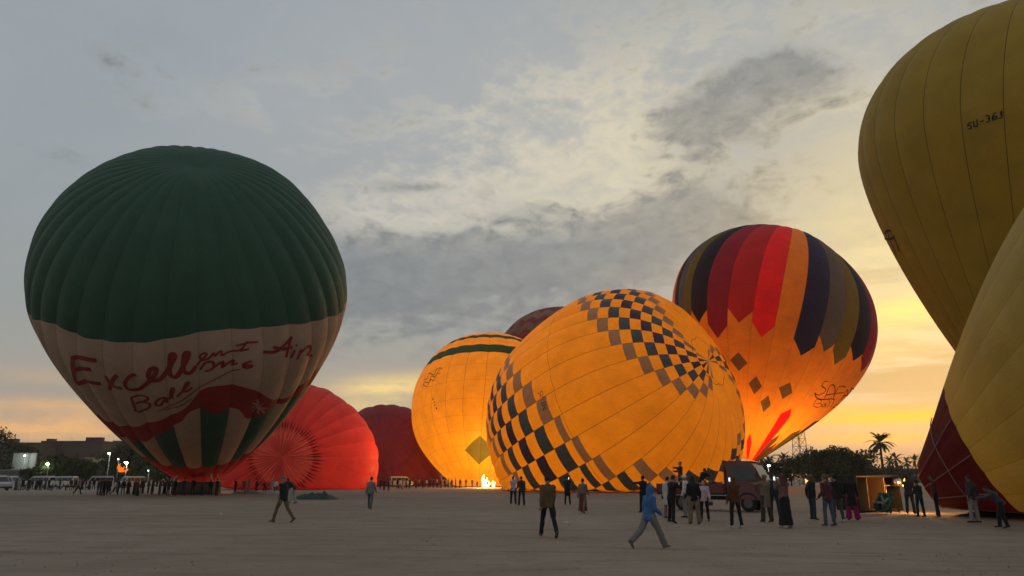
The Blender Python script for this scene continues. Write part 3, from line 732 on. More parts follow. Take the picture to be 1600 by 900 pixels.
env.px_ribbon(crop(*Sf, [[(652, 322), (622, 325), (612, 350), (640, 372), (626, 400), (592, 412), (562, 397)], [(625, 437), (660, 365), (676, 346), (690, 346), (696, 362), (696, 430)], [(640, 408), (696, 402)], [(690, 440), (722, 360), (772, 360)], [(705, 405), (756, 395)],
    [(742, 448), (776, 376), (788, 436)], [(752, 420), (784, 415)], [(796, 428), (812, 368)], [(812, 368), (826, 380), (808, 402), (816, 428)],
    [(562, 397), (572, 425), (602, 440), (700, 442)]]), 0.19, 'lettering', black_paint, root)
env.px_ribbon(crop(*Sf, [[(556, 485), (580, 446), (610, 450), (600, 465), (578, 467)], [(600, 465), (612, 480), (582, 495), (556, 487)], [(626, 470), (612, 490), (630, 495), (640, 470), (640, 495)], [(652, 495), (672, 450)], [(670, 498), (692, 450)],
    [(702, 475), (692, 495), (706, 500), (716, 482), (702, 475)], [(724, 472), (714, 490), (726, 494), (734, 476), (724, 472)]]), 0.13, 'lettering', black_paint, root)
adopt(root)
SAF_ENV = env
burner_light('burner_light', tuple(env.C - env.a * env.R * 0.92), 9000, (1.0, 0.52, 0.16), 0.8)

# ---- big olive yellow balloon at right
def paint_olive(n, u, v, x): return n.mix(n.noise(n.comb(u * 30, v * 4, 0), 1.0, 3) * 0.5, (0.52, 0.345, 0.035), (0.44, 0.285, 0.028))
env = Envelope([1640.0, 232.53, 16.5, 0.0799, 0.1319, 0.7845, 1.7413, 0.0803, 0.2023, 0.8091, -0.0561, -0.0518], 66, 36, 0.009, wrinkle=0.003, seed=8, phase=math.pi / 36)
root = empty('hot_air_balloon', (env.C[0], env.C[1], 0), 0, 'huge dull yellow balloon with black registration, top right', 'balloon', 'hot air balloons')
env.gores(root, fabric('dull_yellow_nylon', paint_olive, 0.35, seam=(0.75, 0.011), wr=0.10), nv=50)
env.px_ribbon(writing('SU-363', (1512.5, 203.5), (9.6, -3.5), (0.6, -10.5), 0.36), 0.10, 'registration', black_paint, root)
env.px_ribbon(crop(1320, 0, 0.4667, [[(140, 790), (150, 772), (160, 778)], [(150, 775), (158, 800), (180, 852)], [(168, 792), (186, 842)], [(138, 798), (158, 798), (172, 788)]]), 0.22, 'emblem', black_paint, root)
adopt(root)

# ---- front yellow balloon being inflated, maroon scoop at its mouth
def paint_front(n, u, v, x):
    return n.mix(v.gt(0.893), (0.52, 0.375, 0.075), (0.085, 0.006, 0.009))
env = Envelope([0, 0, 10.455, 0.5622, 1.0663, 0.85, 1.8255, 0.13, 0.3953, 0.9, 0.0, 0.0], 38, 24, 0.006, wrinkle=0.003, seed=9, centre=(31.70, 24.77, 9.16))
root = empty('hot_air_balloon', (env.C[0], env.C[1], 0), 0, 'yellow balloon being inflated at the right edge, its maroon mouth open towards the lying basket', 'balloon', 'hot air balloons')
env.gores(root, fabric('front_yellow_nylon', paint_front, 0.35, seam=(0.3, 0.01), wr=0.10), nv=60)
rope = mat('pale_rope', (0.22, 0.15, 0.12), 0.8)
for k in range(7):
    u_ = -1.3 + k * 0.42
    P = env.pos(np.full(8, u_), np.linspace(0.893, 0.998, 8), 0.08)
    tubeo('load_rope', [tuple(p) for p in P], 0.028, rope, root, 5)
P = env.pos(np.linspace(-1.6, 1.6, 16), np.full(16, 0.94), 0.09)
tubeo('load_rope', [tuple(p) for p in P], 0.026, rope, root, 5)
adopt(root)
FRONT_ENV = env
burner_light('burner_light', tuple(env.C - env.a * env.R * 1.25), 330, (1.0, 0.55, 0.2), 0.5)

# ------------------------------------------------------------------ baskets and burners
def wicker(name, c):
    if name in MATS: return MATS[name]
    m = bpy.data.materials.new(name); m.use_nodes = True; n = NT(m.node_tree); x, y, z = n.sep(n.coord('Object'))
    wv = ((z * 90.0)._m('SINE') * ((x + y) * 60.0)._m('SINE')) * 0.5 + 0.5
    p = n.new('ShaderNodeBsdfPrincipled'); n.put(p.inputs['Base Color'], n.mix(wv, tuple(k * 0.45 for k in c), c)); p.inputs['Roughness'].default_value = 0.8
    b = n.new('ShaderNodeBump'); b.inputs['Strength'].default_value = 0.8; b.inputs['Distance'].default_value = 0.02; n.put(b.inputs['Height'], wv); n.link(b.outputs[0], p.inputs['Normal'])
    o = n.new('ShaderNodeOutputMaterial'); n.link(p.outputs[0], o.inputs[0]); MATS[name] = m; return m
leather = mat('black_leather', (0.02, 0.016, 0.014), 0.55, bump=0.3)
steel = mat('burner_steel', (0.35, 0.34, 0.33), 0.35, metal=0.9)
cream_pad = mat('cream_padding', (0.52, 0.42, 0.32), 0.8)
wick = wicker('dark_wicker', (0.11, 0.062, 0.032))
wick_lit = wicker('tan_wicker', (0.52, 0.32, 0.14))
def basket(label, loc, rz, L=4.6, W=2.0, H=1.15, up=True, wm=None, pads=True):
    wm = wm or wick
    root = empty('passenger_basket', loc, rz, label, 'basket')
    t = 0.07
    boxo('floor', (0, 0, 0.09), (L - 0.02, W - 0.02, 0.06), leather, root)
    for s in (-1, 1):
        boxo('wall', (0, s * (W / 2 - t / 2), 0.12 + H / 2), (L, t, H), wm, root, 0.015)
        boxo('wall', (s * (L / 2 - t / 2), 0, 0.12 + H / 2), (t, W - 2 * t - .004, H), wm, root, 0.015)
        boxo('partition', (s * L * 0.2, 0, 0.12 + H * 0.46), (0.05, W - 2 * t - .006, H * 0.9), wm, root, 0.01)
        boxo('skid', (0, s * W * 0.3, 0.03), (L * 0.95, 0.09, 0.058), leather, root)
        boxo('leather_band', (0, s * (W / 2 + 0.012), 0.24), (L + 0.02, 0.02, 0.24), leather, root)
    if up: boxo('partition', (0, 0, 0.12 + H * 0.46), (L * 0.4 - .06, 0.05, H * 0.9), wm, root, 0.01)
    z = 0.14 + H
    tubeo('rim', [(-L / 2, -W / 2, z), (L / 2, -W / 2, z), (L / 2, W / 2, z), (-L / 2, W / 2, z), (-L / 2, -W / 2, z)], 0.07, leather, root, 10)
    if up:
        for sx in (-1, 1):
            for sy in (-1, 1):
                if pads: tubeo('pole_cover', [(sx * L * 0.47, sy * W * 0.45, z - 0.05), (sx * L * 0.40, sy * W * 0.36, z + 1.0)], 0.12 if sy < 0 else 0.08, cream_pad, root, 8)
                tubeo('frame_pole', [(sx * L * 0.40, sy * W * 0.36, z + 1.0), (sx * 0.75, sy * 0.45, z + 1.35)], 0.025, steel, root, 6)
        boxo('burner_frame', (0, 0, z + 1.36), (1.6, 1.0, 0.05), steel, root)
        for sx in (-1, 1):
            b = MB(); b.tube([(sx * 0.4, 0, z + 1.40), (sx * 0.4, 0, z + 1.72)], [0.2, 0.24], 14); bo = b.build('burner', steel, root, smooth=True)
            tubeo('coil', [(sx * 0.4 + 0.25 * math.cos(a), 0.25 * math.sin(a), z + 1.45 + a * 0.012) for a in np.linspace(0, 6 * math.pi, 60)], 0.014, steel, bo, 5)
    return root
p = gp(300, 772.5)
GB = p
basket('dark wicker passenger basket with cream pole covers under the green balloon', (p[0], p[1] + 1.0, 0), R_(-6), L=4.9)
b = MB(); b.tube([(0, 0, 0), (0.5, 0, 0.06)], [0.07, 0.05], 8)
pf = b.build('pilot_flame', emitter('pilot_flame_glow', (1.0, 0.85, 0.7), 9.0)); q = at(310, 727, p[1] - 1.6)
pf.location = tuple(q); tag(pf, 'small white pilot flame glinting in the red mouth of the green balloon', 'flame')

# lying basket at right
p = gp(1372, 800)
LB = basket('large basket lying on its side with its tan inside lit orange', (0, 0, 0), 0, L=3.7, W=1.75, H=1.25, up=False, wm=wick_lit)
LB.rotation_mode = 'XYZ'
for c in LB.children:
    if c.name.startswith('wall') or c.name.startswith('skid'): pass
    if c.name.startswith('wall'):
        c.data.materials.clear(); c.data.materials.append(leather)
# open side to the right and towards us: the long edge runs away from us along the ground
nrm = Vector((0.50, -0.866, 0)).normalized()          # where the opening looks
Z = nrm; Yv = Vector((0, 0, 1)); Xv = Yv.cross(Z)
LB.matrix_world = Matrix.Translation(Vector((p[0] - 0.55, p[1] + 0.9, 0.98))) @ Matrix((Xv, Yv, Z)).transposed().to_4x4()
LB.location = (p[0] - 0.55, p[1] + 1.15, 0.98)
# fuel frame and burners lying next to it
bf = empty('burner_unit', (p[0] + 1.35, p[1] + 0.55, 0), R_(-20), 'steel burner frame standing between the lying basket and the maroon mouth', 'burner')
for k, sx in enumerate((-1, 1)):
    tubeo('frame_pole', [(sx * 0.5, 0.1, 0), (sx * 0.45, 0, 1.5)], 0.03, steel, bf, 6)
    b = MB(); b.tube([(-0.1, sx * 0.25, 1.5), (0.3, sx * 0.25, 1.53)], [0.18, 0.22], 12); bo = b.build('burner', steel, bf, smooth=True)
    tubeo('coil', [(-0.1 + a * 0.018, sx * 0.25 + 0.23 * math.cos(a), 1.52 + 0.23 * math.sin(a)) for a in np.linspace(0, 6 * math.pi, 50)], 0.013, steel, bo, 5)
boxo('crossbar', (0, 0, 1.36), (1.1, 0.06, 0.05), steel, bf)
def flame(name, label, loc, h, wd, n=3, strength=14.0, col=(1.0, 0.55, 0.12), lean=(0, 0)):
    root = empty(name, loc, 0, label, 'flame')
    for k in range(n):
        hh = h * (1.0 - 0.27 * k) * random.uniform(.9, 1.1); ox = (k - (n - 1) / 2) * wd * 0.45
        pts = []; rr = []
        for t in np.linspace(0, 1, 12):
            pts.append((ox + lean[0] * t * h + 0.10 * wd * math.sin(t * 7 + k * 2), lean[1] * t * h + 0.06 * wd * math.cos(t * 6 + k), hh * t))
            rr.append(wd * 0.30 * (1 - 0.25 * k) * (math.sin(math.pi * (0.16 + 0.84 * t)) ** 0.8) * (1 - 0.55 * t) + 0.004)
        b = MB(); b.tube(pts, rr, 10)
        b.build('tongue', emitter('flame_glow_%d' % int(strength * 10), col, strength), root, smooth=True)
    return root
p = gp(1372, 800)
flame('burner_flame', 'small orange burner flame between the lying basket and the maroon balloon mouth', (p[0] + 1.75, p[1] + 0.35, 1.45), 0.35, 0.2, 2, 3.0, (1.0, 0.4, 0.06), (0.5, 0.1))
burner_light('burner_flame_light', (p[0] + 1.45, p[1] - 0.95, 1.5), 420, (1.0, 0.45, 0.12), 0.25)
# tall flame under the yellow balloon
p = gp(757, 762)
flame('burner_flame', 'tall bright flame at the foot of the green banded yellow balloon', (p[0] + 0.2, p[1] + 2, 0.2), 2.3, 1.25, 3, 18.0, (1.0, 0.62, 0.16), (0.05, 0))
flame('burner_flame', 'low side flame right of the tall bright flame', (p[0] + 1.7, p[1] + 2, 0.2), 1.3, 0.7, 2, 12.0, (1.0, 0.55, 0.12), (0.1, 0))
burner_light('burner_flame_light', (p[0] + 0.4, p[1] - 0.6, 2.2), 10000, (1.0, 0.5, 0.14), 0.8)

# ------------------------------------------------------------------ people
SKIN = {'tan': (0.30, 0.165, 0.10), 'brown': (0.17, 0.085, 0.05), 'pale': (0.46, 0.29, 0.21)}
def skin(k): return mat('skin_' + k, SKIN[k], 0.6, var=0.12, scale=20)
def cloth(name, c): return mat('cloth_' + name, c, 0.9, 0.15, var=0.28, scale=7.0, bump=0.5, bscale=28, sheen=0.1)
PENDING = []
def remeshed(mb, voxel, name, m, parent, smooth=2, fold=0.0, extra=None):
    o = mb.build(name, m, parent)
    md = o.modifiers.new('r', 'REMESH'); md.mode = 'VOXEL'; md.voxel_size = voxel; md.use_smooth_shade = True
    if smooth: sm = o.modifiers.new('s', 'SMOOTH'); sm.iterations = smooth; sm.factor = 0.5
    PENDING.append((o, fold, extra)); return o
def finish_remesh():
    dg = bpy.context.evaluated_depsgraph_get(); dg.update()
    new = [(o, bpy.data.meshes.new_from_object(o.evaluated_get(dg)), fold, ex) for o, fold, ex in PENDING]
    for o, me, fold, ex in new:
        old = o.data; o.modifiers.clear(); o.data = me
        if old.materials and not me.materials: me.materials.append(old.materials[0])
        bpy.data.meshes.remove(old)
        if fold:
            co = np.empty(len(me.vertices) * 3, np.float32); me.vertices.foreach_get('co', co); co = co.reshape(-1, 3)
            nr = np.empty(len(me.vertices) * 3, np.float32); me.vertices.foreach_get('normal', nr); nr = nr.reshape(-1, 3)
            sd = hash(o.name) % 50
            d = np.sin(co[:, 2] * 31 + np.sin(co[:, 0] * 17 + sd) * 1.8 + co[:, 1] * 9) * 0.5 + np.sin(co[:, 0] * 43 + co[:, 2] * 19 + sd) * 0.3 + np.sin(co[:, 1] * 37 - co[:, 2] * 13) * 0.3
            co = co + nr * (d * fold)[:, None]; me.vertices.foreach_set('co', co.ravel())
        if ex is not None:
            bm = bmesh.new(); bm.from_mesh(me); n0 = len(bm.verts)
            vs = [bm.verts.new(v) for v in ex.v]
            for f in ex.f:
                try: bm.faces.new([vs[i] for i in f]).smooth = True
                except ValueError: pass
            bm.to_mesh(me); bm.free()
        me.update()
    PENDING.clear()
def rotx(v, a): return Vector((v.x, v.y * math.cos(a) - v.z * math.sin(a), v.y * math.sin(a) + v.z * math.cos(a)))
def roty(v, a): return Vector((v.x * math.cos(a) + v.z * math.sin(a), v.y, -v.x * math.sin(a) + v.z * math.cos(a)))
POSES = {  # lean, (hip swing, knee) left, right; (arm swing, abduct, elbow) left, right; head pitch
    'stand': dict(lean=2, L=(2, 2), R=(-3, 3), AL=(4, 8, 14), AR=(-2, 8, 18), head=0),
    'relaxed': dict(lean=3, L=(7, 10), R=(-3, 0), AL=(12, 12, 40), AR=(4, 10, 20), head=5),
    'walk': dict(lean=4, L=(24, 10), R=(-20, 18), AL=(-20, 8, 18), AR=(22, 8, 25), head=4),
    'stride': dict(lean=7, L=(30, 6), R=(-27, 24), AL=(-24, 9, 25), AR=(26, 9, 35), head=6),
    'stride_p': dict(lean=6, L=(-27, 24), R=(30, 6), AL=(-6, 14, 50), AR=(-2, 14, 55), head=8),
    'phone': dict(lean=0, L=(4, 3), R=(-4, 2), AL=(58, -8, 95), AR=(62, -10, 92), head=-4),
    'phone_one': dict(lean=1, L=(5, 6), R=(-5, 4), AL=(6, 8, 15), AR=(70, 4, 80), head=0),
    'camera': dict(lean=9, L=(10, 6), R=(-12, 4), AL=(62, 12, 92), AR=(64, 12, 88), head=6, spread=13),
    'point': dict(lean=-2, L=(3, 3), R=(-4, 2), AL=(85, 50, 8), AR=(30, 20, 70), head=-8),
    'bent': dict(lean=38, L=(22, 20), R=(-4, 12), AL=(60, 8, 25), AR=(48, 8, 30), head=12),
    'crouch': dict(lean=30, L=(85, 100), R=(60, 110), AL=(60, 8, 40), AR=(70, 8, 30), head=0),
    'back_hands': dict(lean=1, L=(3, 3), R=(-3, 2), AL=(-18, 10, 30), AR=(-18, 10, 30), head=-6),
    'pockets': dict(lean=2, L=(6, 8), R=(-4, 2), AL=(-8, 16, 48), AR=(-8, 16, 48), head=3),
}
def make_person(name, pose, h=1.72, top=('jacket', 'black', (0.02, 0.02, 0.02)), bottom=('trousers', 'black', (0.02, 0.02, 0.02)), hair=('short', (0.015, 0.012, 0.01)),
                sk='tan', shoe=(0.02, 0.018, 0.016), vox=0.022, fine=True, lod=0):
    P = POSES[pose]; root = empty(name)
    k = h / 1.72
    th, shn, ank = 0.43 * k, 0.42 * k, 0.085 * k
    spread = R_(P.get('spread', 4))
    def leg(side, sw, kn):
        d = roty(rotx(Vector((0, 0, -1)), R_(sw)), side * -spread)
        d2 = roty(rotx(Vector((0, 0, -1)), R_(sw - kn)), side * -spread)
        hip = Vector((side * 0.095 * k, 0, 0)); knee = hip + d * th; an = knee + d2 * shn
        pitch = R_(sw - kn); pitch = pitch if pitch < 0 else pitch * 0.3
        return hip, knee, an, pitch
    LL, RL = leg(-1, *P['L']), leg(1, *P['R'])
    def sole(l): return l[2].z - ank * math.cos(l[3]) - (0.15 * k * abs(math.sin(l[3])) if l[3] < 0 else 0)
    zp = -min(sole(LL), sole(RL))
    off = Vector((0, 0, zp))
    legs = [[p_ + off for p_ in l[:3]] + [l[3]] for l in (LL, RL)]
    lean = R_(P['lean'])
    def tor(x, y, z): return off + rotx(Vector((x, y, z)), -lean)
    pelvis = off; waist = tor(0, 0.01, 0.17 * k); chest = tor(0, 0.0, 0.38 * k); neckb = tor(0, -0.012, 0.515 * k); neckt = tor(0, 0.01, 0.58 * k)
    hp = lean * 0.5 + R_(P['head'])
    hc = neckt + rotx(Vector((0, 0.022, 0.105)) * k, -hp)
    HM = Matrix.Rotation(-hp, 3, 'X')
    arms = []
    for side, key in ((-1, 'AL'), (1, 'AR')):
        sw, ab, elb = P[key]
        sh = tor(side * 0.160 * k, -0.005, 0.455 * k)
        d = roty(rotx(Vector((0, 0, -1)), R_(sw)), -side * R_(ab))
        d2 = roty(rotx(Vector((0, 0, -1)), R_(sw + elb)), -side * R_(ab * 0.4 if sw > 40 else ab))
        if sw > 40 and ab < 20: d2 = (d2 + Vector((-side * 0.30, 0, 0))).normalized()
        el_ = sh + d * 0.285 * k; wr = el_ + d2 * 0.245 * k
        arms.append((sh, el_, wr, d2, side))
    def head_parts(b, g=0.0):
        b.ball(hc, ((0.076 + g) * k, (0.096 + g) * k, (0.115 + g) * k), 16, 12, HM)
    # --- body
    b = MB(); head_parts(b)
    b.ball(hc + HM @ Vector((0, 0.03, -0.055)) * k, (0.056 * k, 0.062 * k, 0.06 * k), 12, 8, HM)          # jaw
    b.tube([hc + HM @ Vector((0, 0.088, 0.022)) * k, hc + HM @ Vector((0, 0.112, -0.022)) * k], [0.010 * k, 0.017 * k], 8)   # nose
    for s in (-1, 1): b.ball(hc + HM @ Vector((s * 0.077, -0.005, -0.008)) * k, (0.012 * k, 0.02 * k, 0.03 * k), 8, 6, HM)
    b.tube([neckb, neckt, hc + HM @ Vector((0, -0.01, -0.05)) * k], [0.062 * k, 0.054 * k, 0.054 * k], 10)
    def torso(b, g=0.0, low=-0.06, hem=0.0, bell=0.0):
        b.tube([tor(0, 0, low * k - hem * k), pelvis, waist, chest, tor(0, -0.008, 0.46 * k), neckb],
               [((0.150 + g + bell) * k, (0.108 + g + bell) * k), ((0.158 + g) * k, (0.112 + g) * k), ((0.140 + g) * k, (0.102 + g) * k), ((0.160 + g) * k, (0.118 + g) * k), ((0.128 + g) * k, (0.092 + g) * k), ((0.065 + g * .6) * k, (0.062 + g * .6) * k)], 16)
    torso(b)
    for sh, el_, wr, d2, side in arms:
        b.ball(sh, 0.058 * k, 10, 8); b.tube([sh, sh.lerp(el_, .5), el_, el_.lerp(wr, .35), wr], [0.050 * k, 0.045 * k, 0.037 * k, 0.038 * k, 0.026 * k], 10)
        b.tube([wr - d2 * 0.01, wr + d2 * 0.045 * k, wr + d2 * 0.088 * k], [(0.026 * k, 0.02 * k), (0.040 * k, 0.016 * k), (0.040 * k, 0.014 * k)], 10)
    for hip, kn, an, pit in legs:
        b.tube([hip + Vector((0, 0, 0.03)), hip.lerp(kn, .4), kn, kn.lerp(an, .35), an], [0.088 * k, 0.078 * k, 0.055 * k, 0.056 * k, 0.036 * k], 12)
        f = rotx(Vector((0, 1, 0)), pit); dn = rotx(Vector((0, 0, -1)), pit)
        b.tube([an + dn * 0.045 * k - f * 0.05 * k, an + dn * 0.05 * k + f * 0.08 * k, an + dn * 0.06 * k + f * 0.17 * k], [0.035 * k, 0.04 * k, 0.022 * k], 8)
    ex = MB()
    if fine:
        for sh, el_, wr, d2, side in arms:
            ax = Vector((1, 0, 0)) - d2 * d2.x; ax = ax.normalized() if ax.length > .2 else Vector((0, 1, 0)); nm = ax.cross(d2)
            if nm.y < 0: nm = -nm
            pe = wr + d2 * 0.085 * k
            for q, ln_ in enumerate((0.072, 0.080, 0.075, 0.058)):
                p0 = pe + ax * side * (-0.030 + 0.02 * q) * k - d2 * 0.012 * k
                p1 = p0 + (d2 * 0.9 + nm * 0.35).normalized() * ln_ * 0.55 * k; p2 = p1 + (d2 * 0.55 + nm * 0.8).normalized() * ln_ * 0.5 * k
                ex.tube([p0, p1, p2], [0.0095 * k, 0.0085 * k, 0.006 * k], 6)
            p0 = wr + d2 * 0.03 * k - ax * side * 0.032 * k; p1 = p0 + (d2 * 0.5 - ax * side * 0.7 + nm * 0.4).normalized() * 0.04 * k; p2 = p1 + (d2 * 0.85 + nm * 0.4).normalized() * 0.03 * k
            ex.tube([p0, p1, p2], [0.012 * k, 0.010 * k, 0.007 * k], 6)
    body = remeshed(b, vox * 0.72, 'body', skin(sk), root, 1, 0, ex if fine else None)
    if fine:
        for s in (-1, 1):
            e = MB(); e.ball(hc + HM @ Vector((s * 0.031, 0.088, 0.012)) * k, 0.011 * k, 8, 6, HM); e.build('eye', mat('eye_dark', (0.02, 0.015, 0.012), 0.2), body, True)
        e = MB(); e.tube([hc + HM @ Vector((-0.024, 0.098, -0.052)) * k, hc + HM @ Vector((0.024, 0.098, -0.052)) * k], 0.006 * k, 6); e.build('mouth', mat('lips', (0.20, 0.07, 0.06), 0.5), body, True)
    # --- upper garment
    kind, cn, cc = top; m = cloth(cn, cc); b = MB()
    g = {'jacket': 0.030, 'hoodie': 0.032, 'shirt': 0.018, 'sweater': 0.022, 'tunic': 0.026, 'coat': 0.034}[kind]
    if kind == 'tunic':
        torso(b, g, -0.06, 0.0); b.tube([waist, pelvis, off * 0.55, off * 0.12], [(0.17 * k, 0.13 * k), (0.19 * k, 0.15 * k), (0.21 * k, 0.19 * k), (0.24 * k, 0.22 * k)], 18)
    elif kind == 'coat': torso(b, g, -0.06, 0.34, 0.015)
    else: torso(b, g, -0.06, {'jacket': 0.05, 'hoodie': 0.09, 'shirt': 0.06, 'sweater': 0.05}[kind], 0.008)
    for sh, el_, wr, d2, side in arms:
        b.ball(sh, (0.058 + g) * k, 10, 8)
        b.tube([sh, sh.lerp(el_, .5), el_, el_.lerp(wr, .5), wr + d2 * 0.012], [(0.052 + g * .9) * k, (0.048 + g * .8) * k, (0.044 + g * .7) * k, (0.042 + g * .6) * k, (0.032 + g * .4) * k], 10)
    if kind == 'hoodie':
        b.ball(hc + HM @ Vector((0, -0.022, 0.012)) * k, (0.108 * k, 0.118 * k, 0.148 * k), 16, 12, HM)
        b.tube([neckb, hc + HM @ Vector((0, -0.03, -0.06)) * k], [0.10 * k, 0.10 * k], 12)
    else:
        b.tube([neckb - Vector((0, 0, .01)), neckb + (neckt - neckb) * 0.55], [(0.085 + g * .3) * k, (0.074 + g * .3) * k], 12)
    remeshed(b, vox, {'tunic': 'tunic', 'coat': 'coat', 'hoodie': 'hoodie', 'shirt': 'shirt', 'sweater': 'sweater'}.get(kind, 'jacket'), m, root, 2, 0.007 if fine else 0.0)
    # --- lower garment
    kind, cn, cc = bottom; m = cloth(cn, cc); b = MB()
    if kind == 'skirt':
        b.tube([waist.lerp(pelvis, .3), pelvis, off * 0.5, off * 0.10], [(0.155 * k, 0.12 * k), (0.185 * k, 0.145 * k), (0.20 * k, 0.19 * k), (0.25 * k, 0.235 * k)], 20)
    elif kind != 'none':
        fl = {'trousers': (0.0, 0.012), 'jeans': (-0.006, 0.004), 'flared': (0.01, 0.065), 'loose': (0.016, 0.03)}[kind]
        b.tube([waist.lerp(pelvis, .35), pelvis, pelvis - Vector((0, 0, 0.09 * k))], [(0.155 * k, 0.115 * k), (0.172 * k, 0.128 * k), (0.15 * k, 0.11 * k)], 16)
        for hip, kn, an, pit in legs:
            b.tube([hip + Vector((0, 0, 0.04)), hip.lerp(kn, .4), kn, kn.lerp(an, .5), an + (an - kn).normalized() * 0.035 * k], [(0.103 + fl[0]) * k, (0.093 + fl[0]) * k, (0.074 + fl[0]) * k, (0.068 + (fl[0] + fl[1]) / 2) * k, (0.056 + fl[1]) * k], 12)
    if kind != 'none': remeshed(b, vox, 'skirt' if kind == 'skirt' else 'trousers', m, root, 2, 0.006 if fine else 0.0)
    # --- shoes
    sm_ = mat('shoe_%02d%02d%02d' % tuple(int(c * 99) for c in shoe), shoe, 0.6)
    for hip, kn, an, pit in legs:
        f = rotx(Vector((0, 1, 0)), pit); dn = rotx(Vector((0, 0, -1)), pit); b = MB()
        b.tube([an + dn * 0.05 * k - f * 0.075 * k, an + dn * 0.045 * k - f * 0.03 * k, an + dn * 0.05 * k + f * 0.07 * k, an + dn * 0.060 * k + f * 0.15 * k, an + dn * 0.066 * k + f * 0.195 * k],
               [(0.028 * k, 0.030 * k), (0.044 * k, 0.040 * k), (0.050 * k, 0.037 * k), (0.046 * k, 0.026 * k), (0.022 * k, 0.016 * k)], 10)
        b.build('shoe', sm_, root, smooth=True)
    # --- hair or head covering
    hk, hcx = hair
    if hk != 'none':
        b = MB()
        if hk == 'short':
            b.ball(hc + HM @ Vector((0, -0.016, 0.022)) * k, (0.083 * k, 0.096 * k, 0.108 * k), 14, 10, HM)
        elif hk == 'long':
            b.ball(hc + HM @ Vector((0, -0.018, 0.022)) * k, (0.088 * k, 0.099 * k, 0.110 * k), 14, 10, HM)
            b.tube([hc + HM @ Vector((0, -0.06, 0.0)) * k, neckt + Vector((0, -0.075 * k, -0.03 * k)), chest + Vector((0, -0.155 * k, 0.06 * k))], [(0.075 * k, 0.045 * k), (0.085 * k, 0.045 * k), (0.05 * k, 0.02 * k)], 10)
        elif hk == 'scarf':
            b.ball(hc + HM @ Vector((0, -0.014, 0.012)) * k, (0.093 * k, 0.104 * k, 0.128 * k), 14, 10, HM)
            b.tube([hc + HM @ Vector((0, -0.02, -0.04)) * k, neckb + Vector((0, 0, -0.01)), chest + Vector((0, 0, 0.03 * k))], [0.092 * k, 0.11 * k, (0.19 * k, 0.145 * k)], 14)
        elif hk == 'cap':
            b.ball(hc + HM @ Vector((0, -0.006, 0.045)) * k, (0.086 * k, 0.104 * k, 0.082 * k), 14, 8, HM)
            b.tube([hc + HM @ Vector((0, 0.07, 0.045)) * k, hc + HM @ Vector((0, 0.16, 0.03)) * k], [(0.07 * k, 0.012 * k), (0.05 * k, 0.008 * k)], 10)
        elif hk == 'turban':
            b.ball(hc + HM @ Vector((0, -0.01, 0.055)) * k, (0.105 * k, 0.118 * k, 0.075 * k), 14, 8, HM)
        remeshed(b, vox * 0.8, {'scarf': 'head_scarf', 'cap': 'cap', 'turban': 'turban'}.get(hk, 'hair'), mat('hair_%02d%02d%02d' % tuple(int(c * 99) for c in hcx), hcx, 0.75, bump=0.4, bscale=60), root, 1, 0)
    root['hands'] = [tuple(arms[0][2] + arms[0][3] * 0.09 * k), tuple(arms[1][2] + arms[1][3] * 0.09 * k)]
    return root
def put_person(root, px, py, face, label, group=None):
    g = gp(px, py); root.location = (g[0], g[1], 0.0); root.rotation_euler = (0, 0, R_(face)); tag(root, label, 'person', group); return root
def world_hand(root, side):
    v = Vector(root['hands'][side]); return Matrix.Rotation(root.rotation_euler.z, 3, 'Z') @ v + root.location
BLK, CHAR, NAVY, DENIM, GREY, WHITE, TANC = (0.014, 0.014, 0.015), (0.035, 0.034, 0.034), (0.018, 0.022, 0.035), (0.06, 0.085, 0.125), (0.20, 0.20, 0.20), (0.55, 0.53, 0.50), (0.17, 0.125, 0.085)
